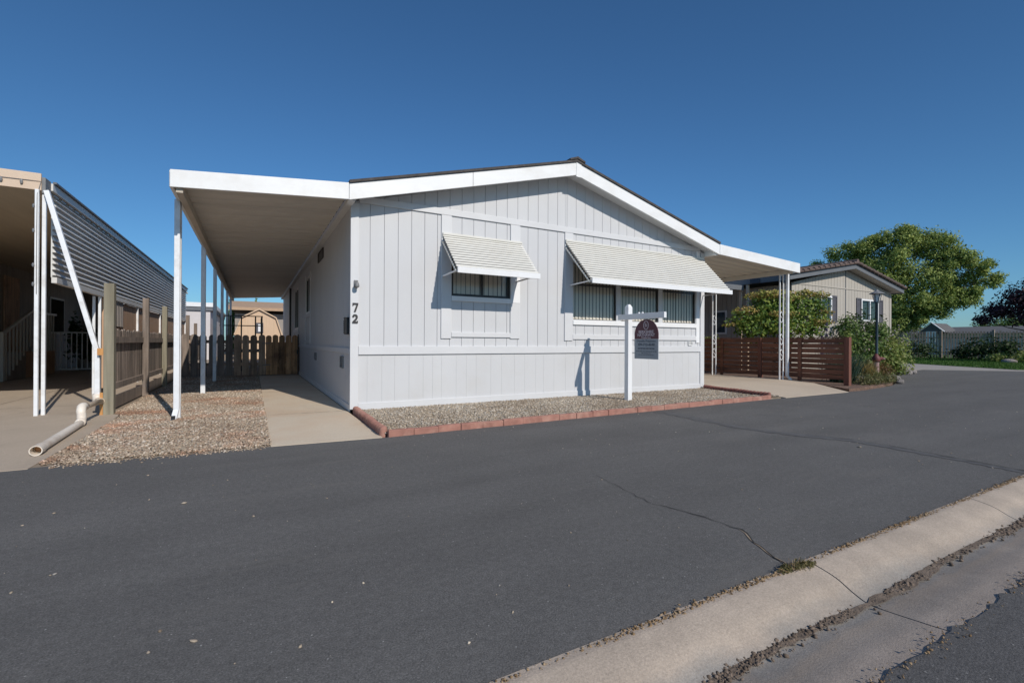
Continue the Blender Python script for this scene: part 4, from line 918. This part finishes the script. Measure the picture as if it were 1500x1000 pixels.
for a, c in ((13.9, XC), (21.75, XC)):
    MB().prism([(a, zf(a)), (c, zf(c-.001)), (c, zf(c-.001)+.17), (a, zf(a)+.17)], rk, FY-.35, FY-.32).build('rake_board', 'bluegrey', nr)
    MB().prism([(a, zf(a)+.03), (c, zf(c-.001)+.03), (c, zf(c-.001)+.05), (a, zf(a)+.05)], rk, FY-.319, FY+14).build('soffit', 'tan_house', nr)
    k = MB(); N = 13
    for i in range(N):
        u0 = a+(c-a)*i/N; u1 = a+(c-a)*(i+1)/N
        k.prism([(u0, zf(u0-.0005)+.21), (u1, zf(u1-.001)+.172), (u1, zf(u1-.001)+.20), (u0, zf(u0-.0005)+.25)], rk, FY-.42, FY+14)
        m = (u0+u1)/2; zz = zf(m-.001)+.225
        k.tube([(u0, FY-.40, zf(u0-.0005)+.225), (u1, FY-.40, zf(u1-.001)+.205)], [.062, .045], 8)
    # barrel ribs running down the slope
    for j in range(46): k.tube([(a, FY-.2+.3*j, zf(a)+.235), (c, FY-.2+.3*j, zf(c-.001)+.235)], .07, 6, cap=False)
    k.build('roof', 'tile', nr)
MB().tube([(XC, FY-.42, 3.99), (XC, FY+14, 3.99)], .09, 8).build('ridge_cap', 'tile', nr)
cbox('eave_fascia', 'bluegrey', nr, 13.87, 13.9, FY-.32, FY+14, 3.05, 3.23); cbox('eave_fascia', 'bluegrey', nr, 21.75, 21.78, FY-.32, FY+14, 3.03, 3.20)
def nwin(u0, u1, z0, z1, slat='blue_blind'):
    w = MB()
    for a, c, e, g in ((u0, u0+.06, z0, z1), (u1-.06, u1, z0, z1), (u0+.06, u1-.06, z0, z0+.06), (u0+.06, u1-.06, z1-.06, z1), ((u0+u1)/2-.025, (u0+u1)/2+.025, z0+.06, z1-.06)): w.box(a, c, FY-.03, FY+.06, e, g)
    w = w.build('window', 'white', nr)
    MB().add([(u0+.06, FY+.02, z0+.06), (u1-.06, FY+.02, z0+.06), (u1-.06, FY+.02, z1-.06), (u0+.06, FY+.02, z1-.06)], [(0, 1, 2, 3)]).build('pane', 'glass_dark', w)
    b = MB(); z = z0+.06
    while z < z1-.08: b.add([(u0+.06, FY+.06, z), (u1-.06, FY+.06, z), (u1-.06, FY+.09, z+.045), (u0+.06, FY+.09, z+.045)], [(0, 1, 2, 3)]); z += .055
    b.build('blinds', slat, w); MB().add([(u0, FY+.2, z0), (u1, FY+.2, z0), (u1, FY+.2, z1), (u0, FY+.2, z1)], [(0, 1, 2, 3)]).build('room_dark_sheet', 'dark_in', w)  # near-black sheet behind the blinds in place of the dim room
nwin(15.66, 17.05, 1.79, 2.72); nwin(19.13, 20.45, 1.86, 2.72)
for a, c, e, g in ((15.28, 15.64, 1.77, 2.74), (17.07, 17.40, 1.77, 2.74), (18.77, 19.11, 1.84, 2.74), (20.47, 20.80, 1.84, 2.74)):
    k = MB(); k.box(a, a+.05, FY-.03, FY, e, g); k.box(c-.05, c, FY-.03, FY, e, g); k.box(a+.05, c-.05, FY-.03, FY, e, e+.06); k.box(a+.05, c-.05, FY-.03, FY, g-.06, g); z = e+.06
    while z < g-.08: k.hexa([(a+.05, FY-.022, z), (c-.05, FY-.022, z), (c-.05, FY, z), (a+.05, FY, z), (a+.05, FY-.01, z+.04), (c-.05, FY-.01, z+.04), (c-.05, FY, z+.04), (a+.05, FY, z+.04)]); z += .045
    k.build('shutter', 'shutter', nr)
w = MB().box(XL-.03, XL, 4.75, 5.35, 1.35, 2.25).build('window', 'white', nr); MB().box(XL-.034, XL-.031, 4.81, 5.29, 1.41, 2.19).build('pane', 'glass_dark', w)
for y in (3.45, 3.72): MB().box(13.90, 13.98, y-.04, y+.04, .06, 3.04).build('porch_post', 'nb_tan', nr, bevel=.005)
cbox('porch_roof', 'pan', nr, 11.35, 13.868, 3.6, 15, 2.93, 3.0)  # reach of this roof added to keep sky light off the side wall
cbox('porch_fascia', 'bluegrey', nr, 11.35, 13.868, 3.55, 3.598, 2.86, 3.03)
MB().box(13.84, 13.868, 2.95, 3.3, 3.06, 3.21).build('meter_box', 'navy', nr)

# lamp post and red standpipe
lp_ = thing('lamp_post', 'slim dark green garden lamp post with a conical lantern cap', 'lamp post', (12.95, -.85, .05))
MB().lathe([(.055, 0), (.05, .1), (.032, .14), (.030, 2.0), (.045, 2.02), (.045, 2.04)], (12.95, -.85, .05), 12).build('pole', 'lamp_green', lp_, smooth=True)
MB().lathe([(.05, 2.04), (.085, 2.24), (.088, 2.245)], (12.95, -.85, .05), 6).build('lantern', 'soffit', lp_)
k = MB()
for i in range(6):
    a = 2*pi*i/6; k.bar((12.95+.055*math.cos(a), -.85+.055*math.sin(a), 2.09), (12.95+.105*math.cos(a), -.85+.105*math.sin(a), 2.30), .012, .012)
k.build('lantern_bars', 'lamp_green', lp_); MB().lathe([(.17, 2.245), (.165, 2.255), (.05, 2.32), (.015, 2.36)], (12.95, -.85, .05), 12).build('lantern_cap', 'grille', lp_)
hy = thing('standpipe', 'faded red standpipe with a dark red valve head, in the bed before the lamp post', 'standpipe', (12.62, -.98, .05))
MB().lathe([(.062, 0), (.062, .50), (.05, .52)], (12.62, -.98, .05), 14).build('pipe', 'pink', hy, smooth=True)
k = MB(); k.lathe([(.08, .50), (.09, .53), (.09, .60), (.05, .66), (.03, .70)], (12.62, -.98, .05), 12); k.tube([(12.62, -.98, .63), (12.76, -1.06, .63)], .04, 10); k.build('valve_head', 'redcap', hy, smooth=True)
MB().lathe([(.045, 0), (.045, .03)], (12.77, -1.065, .615), 10).build('outlet_cap', 'pink', hy)

# ------------------------------------------------------------------ planting on the right
def plant(name, label, cat, base, clumps, n, size, mat, stem=True, r=.02, h=None, extra=None, aspect=.55, group=None, nb=7):
    p = thing(name, label, cat, base, group); V, F = leaves(clumps, n, size, aspect=aspect); npmesh('foliage', V, F, mat, p)
    if extra:
        for (c2, n2, s2, m2) in extra: V, F = leaves(c2, n2, s2, shell=6); npmesh('flowers' if m2 == 'flower' else 'tips', V, F, m2, p)
    if stem:
        hh = h or max(c[2] for c in clumps)-base[2]; branchy(MB(), base, hh, r, max(c[3] for c in clumps), nb, int(base[0]*100)).build('stems', 'bark', p)
    return p
mx, my = 12.45, 1.6
R_ = Vector((.875, -.485)) # direction across the view, used to spread the crown sideways
def at(u, d, z, rx, rz): return (mx+R_.x*u+.485*d, my+R_.y*u+.875*d, z, rx, rx*.9, rz)
mc = [at(-.85, 0, 1.68, .5, .36), at(-.02, 0, 2.12, .5, .38), at(.5, .1, 2.15, .5, .36), at(-.3, .1, 2.0, .6, .45), at(.25, 0, 1.95, .6, .5), at(.85, .1, 2.0, .6, .5), at(1.25, 0, 2.15, .38, .38), at(.0, -.25, 1.5, .7, .45), at(.95, -.1, 1.45, .6, .4), at(-.7, -.2, 1.4, .6, .35), at(1.35, -.05, 1.7, .3, .3)]
tips = [at(.1, 0, 2.48, .45, .12), at(-.85, 0, 1.98, .38, .12), at(-.3, .1, 2.45, .5, .13), at(.4, 0, 2.35, .45, .12), at(.95, .1, 2.48, .42, .12), at(1.35, 0, 2.45, .3, .12), at(.0, -.5, 1.85, .4, .1), at(1.5, 0, 1.95, .25, .12), at(-1.3, 0, 1.55, .22, .06), at(1.2, -.3, 1.65, .35, .1)]
plant('maple_shrub', 'spreading yellow-green Japanese maple behind the red slat fence', 'shrub', (mx, my, .05), mc, 7500, .10, 'leaf_maple', r=.05, h=1.7, extra=[(tips, 2800, .085, 'leaf_mapletip')], nb=12)
plant('shrub', 'small bright green plant showing over the slat fence beside the far iron post', 'shrub', (10.95, 2.6, .05), [(10.95, 2.6, 1.05, .3, .3, .16), (11.2, 2.5, .8, .3, .3, .3)], 500, .09, 'leaf_lime')
plant('shrub', 'pale flowering bush with mixed leaves behind the lamp post', 'shrub', (13.5, .0, .05), [(13.35, -.1, .9, .34, .34, .5), (13.75, -.25, 1.0, .45, .4, .55), (13.5, .15, 1.4, .38, .35, .35), (13.9, -.5, 1.35, .25, .25, .35), (13.4, 0, 1.5, .2, .2, .28), (13.45, -.35, .45, .42, .36, .35)], 5200, .075, 'leaf_shrub', extra=[([(13.6, -.1, 1.45, .35, .3, .2), (13.8, -.6, 1.1, .3, .2, .3), (13.4, -.3, 1.0, .28, .25, .35)], 90, .07, 'flower')])
plant('shrub', 'loose yellow-green bush with arching stems at the corner of the tan home', 'shrub', (15.0, -.1, .05), [(14.6, -.35, .75, .5, .45, .5), (15.2, -.15, .8, .55, .5, .55), (15.9, .0, .85, .5, .45, .45), (16.6, .2, .95, .45, .3, .25), (15.5, .2, 1.3, .35, .3, .35), (14.9, -.5, .4, .6, .35, .3)], 4800, .085, 'leaf_lime', extra=[([(16.5, .1, 1.05, .5, .3, .3), (15.6, 0, 1.35, .4, .3, .25), (17.2, .3, 1.0, .35, .25, .12)], 90, .08, 'flower')], r=.025)
plant('shrub', 'dark green bush in the shade between the tan home and the lawn', 'shrub', (17.5, 1.4, .05), [(17.2, 1.5, 1.3, .8, .6, .9), (18.3, 1.7, 1.2, .8, .6, .8), (19.5, 2.0, 1.0, .8, .5, .7)], 3600, .11, 'leaf_dark')
plant('ground_shrub', 'low olive mound spilling round the standpipe base', 'shrub', (12.1, -1.25, .05), [(11.35, -1.35, .16, .42, .22, .2), (11.85, -1.3, .15, .45, .22, .17), (12.4, -1.28, .14, .45, .2, .15), (12.85, -1.15, .12, .3, .18, .14)], 4200, .045, 'leaf_olive', stem=False, aspect=.4)
plant('ground_shrub', 'rust and green mound right of the standpipe', 'shrub', (13.35, -.75, .05), [(13.25, -.72, .3, .36, .3, .26), (13.6, -.55, .25, .3, .25, .2)], 2200, .055, 'leaf_red', stem=False)
for nm, lb, cx, cy, rad, nn, h, w, mt in (('ornamental_grass', 'blue-green grass clump beside the end post of the slat fence', 11.55, -.75, .28, 420, .75, .014, 'blade_blue'), ('ornamental_grass', 'golden feathery grass tuft left of the standpipe', 12.15, -.98, .10, 260, .55, .012, 'blade_gold'), ('ornamental_grass', 'short green grass tuft between rock and standpipe', 12.3, -1.02, .12, 160, .35, .012, 'leaf_lime')):
    g = thing(nm, lb, 'grass', (cx, cy, .05)); V, F = blades(cx, cy, .05, rad, nn, h, w, .5); npmesh('blades', V, F, mt, g)
for cx, cy, h, lb in ((11.65, -.3, 1.62, 'tall dusky flower spike showing above the slat fence'), (11.35, -.35, 1.28, 'short dusky flower spike just above the fence top')):
    g = thing('flower_spike', lb, 'flower', (cx, cy, .05)); V, F = leaves([(cx, cy, h-.12-.14*i, .035, .035, .05) for i in range(4)], 160, .045); npmesh('flowers', V, F, 'spike', g); MB().tube([(cx, cy, .05), (cx, cy, h)], .006, 5).build('stem', 'leaf_lime', g)
plant('shrub', 'narrow yellow-green sprig rising behind the fence end post', 'shrub', (11.7, -.75, .05), [(11.7, -.75, 1.15, .12, .12, .2), (11.75, -.75, .95, .16, .14, .2)], 420, .07, 'leaf_lime', r=.01)
def rock(x, y, r, lab, seed, flat=.65, grp=None):
    rr = np.random.default_rng(seed); bm = bmesh.new(); bmesh.ops.create_icosphere(bm, subdivisions=3, radius=r)
    k = rr.normal(size=(6, 3)); ph = rr.random(6)*6
    for v in bm.verts:
        d = np.array(v.co)/r; s = 1+sum(.075*math.sin(float(k[i]@d)*1.6+ph[i]) for i in range(6)); v.co *= s; v.co.z *= flat; v.co.x *= 1.15
    me = bpy.data.meshes.new('rock'); bm.to_mesh(me); bm.free(); me.materials.append(M['rock']); o = bpy.data.objects.new('rock', me); COL.objects.link(o); o.location = (x, y, .03+r*flat*.35); o.rotation_euler = (0, 0, seed)
    return tag(o, lab, 'rock', grp)
rock(11.75, -1.05, .20, 'mossy grey rock between the fence end and the gold grass', 1)
rock(12.05, -1.22, .10, 'small tan rock beside the olive mound', 2)
rock(13.3, -1.02, .17, 'angular grey rock at the bed edge right of the standpipe', 3)
rock(13.05, -1.3, .09, 'little pale rock at the asphalt edge below the standpipe', 9)
for i, (x, y, r, lb) in enumerate(((17.6, .35, .20, 'dark rock first from the left at the far end of the planting bed'), (18.3, .55, .24, 'dark rock in the middle of the far bed rocks'), (19.2, .8, .16, 'flat dark rock at the right end of the far bed rocks'))): rock(x, y, r, lb, 20+i)
for i, (x, y, r, lb) in enumerate(((33.5, 1.9, .26, 'long flat boulder on the lawn left of the big boulder'), (33.4, .9, .36, 'big rounded boulder on the lawn below the plum tree'), (33.2, .1, .28, 'boulder on the lawn at the photo edge'))): rock(x, y, r, lb, 30+i, .55)
plant('flower_bed', 'bright yellow-green flower bed under the plum tree', 'flower bed', (35, 1, .03), [(34.6, 2.6, .3, .7, .5, .25), (34.7, 1.6, .35, .8, .5, .3), (34.9, .4, .35, .9, .5, .3), (35, -1, .3, .8, .5, .3)], 2400, .13, 'leaf_lime', stem=False)
# lawn blades
x, y = scatter([(25.0, -.4), (30.5, -6), (42, -10), (41, 9), (28.1, 9), (28.1, 4), (26.1, 1.2)], 42000)
n = len(x); t = RNG.random(n)*2*pi; w_ = .02; h = .05+.05*RNG.random(n)
V = np.stack([np.stack([x-np.cos(t)*w_, y-np.sin(t)*w_, np.full(n, .03)], 1), np.stack([x+np.cos(t)*w_, y+np.sin(t)*w_, np.full(n, .03)], 1), np.stack([x+RNG.normal(size=n)*.02, y+RNG.normal(size=n)*.02, .03+h], 1)], 1).reshape(-1, 3)
tag(npmesh('lawn_grass', V, np.arange(3*n).reshape(n, 3), 'grass', loc=(32, 0, 0)), 'short mown green grass of the lawn beyond the road', 'grass', kind='stuff')
# paling fence beyond the lawn
ff = thing('paling_fence', 'tall weathered grey paling fence beyond the lawn', 'fence', (40, 4, 0))
A_, B_ = Vector((37.6, 14.0)), Vector((44., -5.0)); L = (B_-A_).length; d = (B_-A_)/L; nrm = Vector((-d.y, d.x)); k = MB(); u = 0; rr = random.Random(6)
while u < L:
    w = .085; h = 1.86+rr.uniform(-.03, .03); a = A_+d*u; c = A_+d*(u+w); q = nrm*.02
    k.hexa([(a.x, a.y, .05), (c.x, c.y, .05), (c.x+q.x, c.y+q.y, .05), (a.x+q.x, a.y+q.y, .05), (a.x, a.y, h), (c.x, c.y, h), (c.x+q.x, c.y+q.y, h), (a.x+q.x, a.y+q.y, h)]); u += .145
k.build('palings', 'far_wood', ff)
for z in (.45, 1.45): MB().bar((A_.x+.05, A_.y, z), (B_.x+.05, B_.y, z), .05, .09).build('rail', 'far_wood', ff)
for i in range(9):
    p = A_+d*(L*i/8); MB().box(p.x-.06, p.x+.06, p.y-.06, p.y+.06, 0, 1.95).build('post', 'far_wood', ff)
for cl_, lb in (([(37.6, 8.6, .7, 1.3, 1.1, .75), (38, 7.2, .65, 1.1, 1.0, .7), (37.5, 10.5, .8, 1.4, 1.1, .9)], 'dark hedge bush before the left part of the paling fence'), ([(37.8, 4.3, .7, 1.0, 1.0, .75), (38.0, 3.2, .75, 1.1, 1.0, .8), (38.2, 5.2, .45, .7, .7, .5)], 'dark rounded bush before the middle of the paling fence')):
    plant('bush', lb, 'bush', (cl_[0][0], cl_[0][1], .03), cl_, 2600, .16, 'leaf_dark')
# far houses behind the paling fence
fh = thing('house', 'far grey house with a small white-trimmed gable above the paling fence', 'house', (60, 12, 0))
MB().box(56, 66, 0, 22, 0, 2.1).build('wall', 'white_bldg', fh); MB().prism([(55.4, 2.0), (61, 2.75), (66.6, 2.0)], lambda u, v, w: (u, w, v), -.5, 22.5).build('roof', 'far_roof', fh)
gz = MB(); gz.prism([(11.5, 2.1), (12.45, 3.0), (13.4, 2.1)], lambda u, v, w: (w, u, v), 54.6, 58); gz.build('gable', 'far_roof', fh)
k = MB(); k.bar((54.55, 11.4, 2.1), (54.55, 12.45, 3.06), .05, .16, (1, 0, 0)); k.bar((54.55, 12.45, 3.06), (54.55, 13.5, 2.1), .05, .16, (1, 0, 0)); k.build('gable_trim', 'white', fh); MB().box(54.5, 54.59, 12.1, 12.8, 1.2, 2.2).build('window', 'white', fh)
fh2 = thing('house', 'low far house with a wavy grey roof behind the paling fence', 'house', (58, 1, 0))
MB().box(55, 62, -8, -.6, 0, 1.9).build('wall', 'nb_infill', fh2); MB().prism([(-8.4, 1.8), (-5, 2.3), (-3.2, 2.05), (-1.5, 2.5), (.2, 1.8)], lambda u, v, w: (w, u, v), 54.4, 62).build('roof', 'far_roof', fh2)

# ------------------------------------------------------------------ trees
def bigtree(name, label, base, clumps, n, size, mat, trunk_r, h, nb, seed, droop=0, limbs=None):
    t = thing(name, label, 'tree', base); V, F = leaves(clumps, n, size, shell=2.6, droop=droop, aspect=.45); npmesh('crown', V, F, mat, t)
    k = MB(); rr = random.Random(seed); b = Vector(base); top = b+Vector((.2, .1, h*.45))
    k.tube([b, b+Vector((.1, 0, h*.2)), top], [trunk_r, trunk_r*.75, trunk_r*.55], 10)
    for c in (limbs or clumps):
        e = Vector(c[:3]); m = top.lerp(e, .5)+Vector((rr.uniform(-.3, .3), rr.uniform(-.3, .3), -.2)); s = b+Vector((.1, 0, h*rr.uniform(.18, .42))); k.tube([s, m, e], [trunk_r*.4, trunk_r*.22, trunk_r*.06], 6)
    k.build('trunk', 'bark', t); return t
TB = Vector((39.7, 10.05)); f2 = Vector((.94, .345)); r2 = Vector((.345, -.94))   # along and across the sight line
def tc(u, d, z, r, rz=None): return (TB.x+r2.x*u+f2.x*d, TB.y+r2.y*u+f2.y*d, z, r*.9, r, rz or r*.8)
cl_t = [tc(-4.4, 0, 5.9, .75, .55), tc(-3.6, .3, 7.0, 1.0, .8), tc(-3.4, 0, 5.2, 1.0, .8), tc(-2.4, -.3, 7.9, 1.2, .9), tc(-2.6, .3, 5.6, 1.3, 1.1), tc(-1.2, 0, 8.1, 1.2, .85), tc(-1.2, -.6, 6.2, 1.5, 1.2), tc(.6, 0, 8.6, 1.3, 1.0), tc(.4, -.8, 6.8, 1.6, 1.3), tc(2.1, .3, 8.1, 1.4, 1.1), tc(3.1, 0, 7.7, 1.2, .9), tc(2.2, -.7, 5.9, 1.6, 1.2), tc(3.6, .2, 5.6, 1.3, 1.0), tc(4.3, .2, 6.8, .8, .7), tc(4.5, 0, 4.6, .8, .55), tc(-2.2, -.6, 4.2, 1.4, 1.1), tc(-.4, -1.0, 4.8, 1.7, 1.3), tc(1.6, -.8, 4.2, 1.5, 1.1), tc(3.2, -.2, 4.3, 1.1, .8), tc(-1.6, -.8, 3.1, 1.4, .8), tc(.2, -1, 3.2, 1.5, .8), tc(1.8, -.5, 3.1, 1.0, .6), tc(-3.4, 0, 3.6, 1.1, 1.0), tc(-2.6, -.8, 2.2, 1.3, .8), tc(-1.0, -1, 2.1, 1.3, .7), tc(.6, -.9, 2.3, 1.2, .6), tc(-4.2, .2, 2.4, 1.2, 1.0), tc(1.7, -.6, 2.5, .8, .5), tc(5.3, 0, 5.4, .9, .65), tc(5.0, 0, 6.3, .8, .6), tc(-.4, 0, 8.7, .8, .5), tc(3.0, -.4, 3.6, 1.2, .8), tc(4.2, 0, 4.0, .9, .6), tc(1.2, 0, 9.1, .7, .5), tc(3.6, -.2, 6.7, 1.1, .8)]
sub = []; rs = random.Random(12)
for c in cl_t:
    sub.append((c[0]+f2.x*.3, c[1]+f2.y*.3, c[2]-.1, c[3]*.88, c[4]*.88, c[5]*.95))
    for q in range(7):
        v = Vector((rs.gauss(0, 1), rs.gauss(0, 1), rs.gauss(.25, 1))).normalized(); k_ = rs.uniform(.34, .55)
        sub.append((c[0]+v.x*c[3]*.78, c[1]+v.y*c[4]*.78, c[2]+v.z*c[5]*.7, c[3]*k_, c[4]*k_, c[5]*k_*1.15))
cl_m = cl_t; cl_t = sub
bigtree('shade_tree', 'large billowing green shade tree behind the tan home', (TB.x, TB.y, 0), cl_t, 110000, .17, 'leaf_tree', .28, 7.5, 10, 3, .4, cl_m)
PB = Vector((35.9, 1.0))
def pc(u, d, z, r, rz=None): return (PB.x+r2.x*u+f2.x*d, PB.y+r2.y*u+f2.y*d, z, r, r, rz or r*.85)
cl_p = [pc(0, 0, 4.2, 1.0, .8), pc(-1.0, 0, 3.6, .9, .7), pc(-1.9, .1, 2.9, .8, .5), pc(1.2, 0, 3.8, 1.0, .8), pc(-.6, -.3, 2.7, 1.1, .7), pc(.9, -.3, 2.8, 1.2, .8), pc(-2.5, 0, 2.4, .5, .3), pc(2.3, 0, 3.0, 1.0, .8), pc(.4, .2, 4.9, .5, .5), pc(-.35, 0, 4.9, .25, .5)]
bigtree('plum_tree', 'dark purple-leaved plum tree at the right edge of the lawn', (PB.x, PB.y, 0), cl_p, 16000, .16, 'leaf_plum', .12, 4.2, 8, 5)
def farclump(name, label, base, clumps, n, size, mat): 
    return bigtree(name, label, base, clumps, n, size, mat, .18, 4, 5, int(base[0]))
farclump('far_tree', 'bluish far tree seen in the gap between the shade tree and the plum tree', (75, 12, 0), [(75, 12, 3.4, 1.8, 2.2, 1.2), (75, 9.2, 2.6, 1.4, 1.6, .9), (75, 14.5, 2.8, 1.4, 1.6, 1.0)], 2400, .35, 'leaf_shrub')

# ------------------------------------------------------------------ light, sky, camera
sdir = Vector((-.21, 1, -.68)).normalized(); el = math.asin(-sdir.z); az = math.atan2(-sdir.x, -sdir.y)
wd = bpy.data.worlds.new('World'); SC.world = wd; wd.use_nodes = True; t = wd.node_tree
bg = t.nodes['Background']; sk = t.nodes.new('ShaderNodeTexSky'); sk.sky_type = 'NISHITA'; sk.sun_disc = False
sk.sun_elevation = el; sk.sun_rotation = -az; sk.air_density = 1.0; sk.dust_density = .4; sk.ozone_density = 8; sk.altitude = 0
hs = t.nodes.new('ShaderNodeMix'); hs.data_type = 'RGBA'; hs.blend_type = 'MULTIPLY'; hs.inputs[0].default_value = 1; hs.inputs[7].default_value = (.68, .93, .985, 1)
t.links.new(sk.outputs[0], hs.inputs[6]); t.links.new(hs.outputs[2], bg.inputs[0]); bg.inputs[1].default_value = .097
sn = bpy.data.lights.new('sun', 'SUN'); sn.energy = 3.6; sn.angle = math.radians(.5); sn.color = (1, .935, .85)
so = bpy.data.objects.new('sun', sn); COL.objects.link(so); so.rotation_euler = sdir.to_track_quat('-Z', 'Y').to_euler(); so.location = (0, -20, 20)
cd = bpy.data.cameras.new('camera'); cd.sensor_width = 36; cd.sensor_fit = 'HORIZONTAL'; cd.lens = 36*684.475/1500; cd.clip_start = .05; cd.clip_end = 1500
co = bpy.data.objects.new('camera', cd); COL.objects.link(co)
yaw, pitch, roll = 1.064546, .001497, .004921
f = Vector((math.cos(yaw)*math.cos(pitch), math.sin(yaw)*math.cos(pitch), math.sin(pitch))); r = Vector((math.sin(yaw), -math.cos(yaw), 0)); u = r.cross(f)
r_ = r*math.cos(roll)+u*math.sin(roll); u_ = -r*math.sin(roll)+u*math.cos(roll)
co.matrix_world = Matrix(((r_.x, u_.x, -f.x, -1.21307), (r_.y, u_.y, -f.y, -6.86812), (r_.z, u_.z, -f.z, .99863), (0, 0, 0, 1)))
SC.camera = co
SC.view_settings.view_transform = 'Standard'; SC.view_settings.look = 'None'; SC.view_settings.exposure = 0; SC.view_settings.gamma = 1
SC.cycles.max_bounces = 8; SC.cycles.transparent_max_bounces = 16; SC.cycles.use_denoising = True
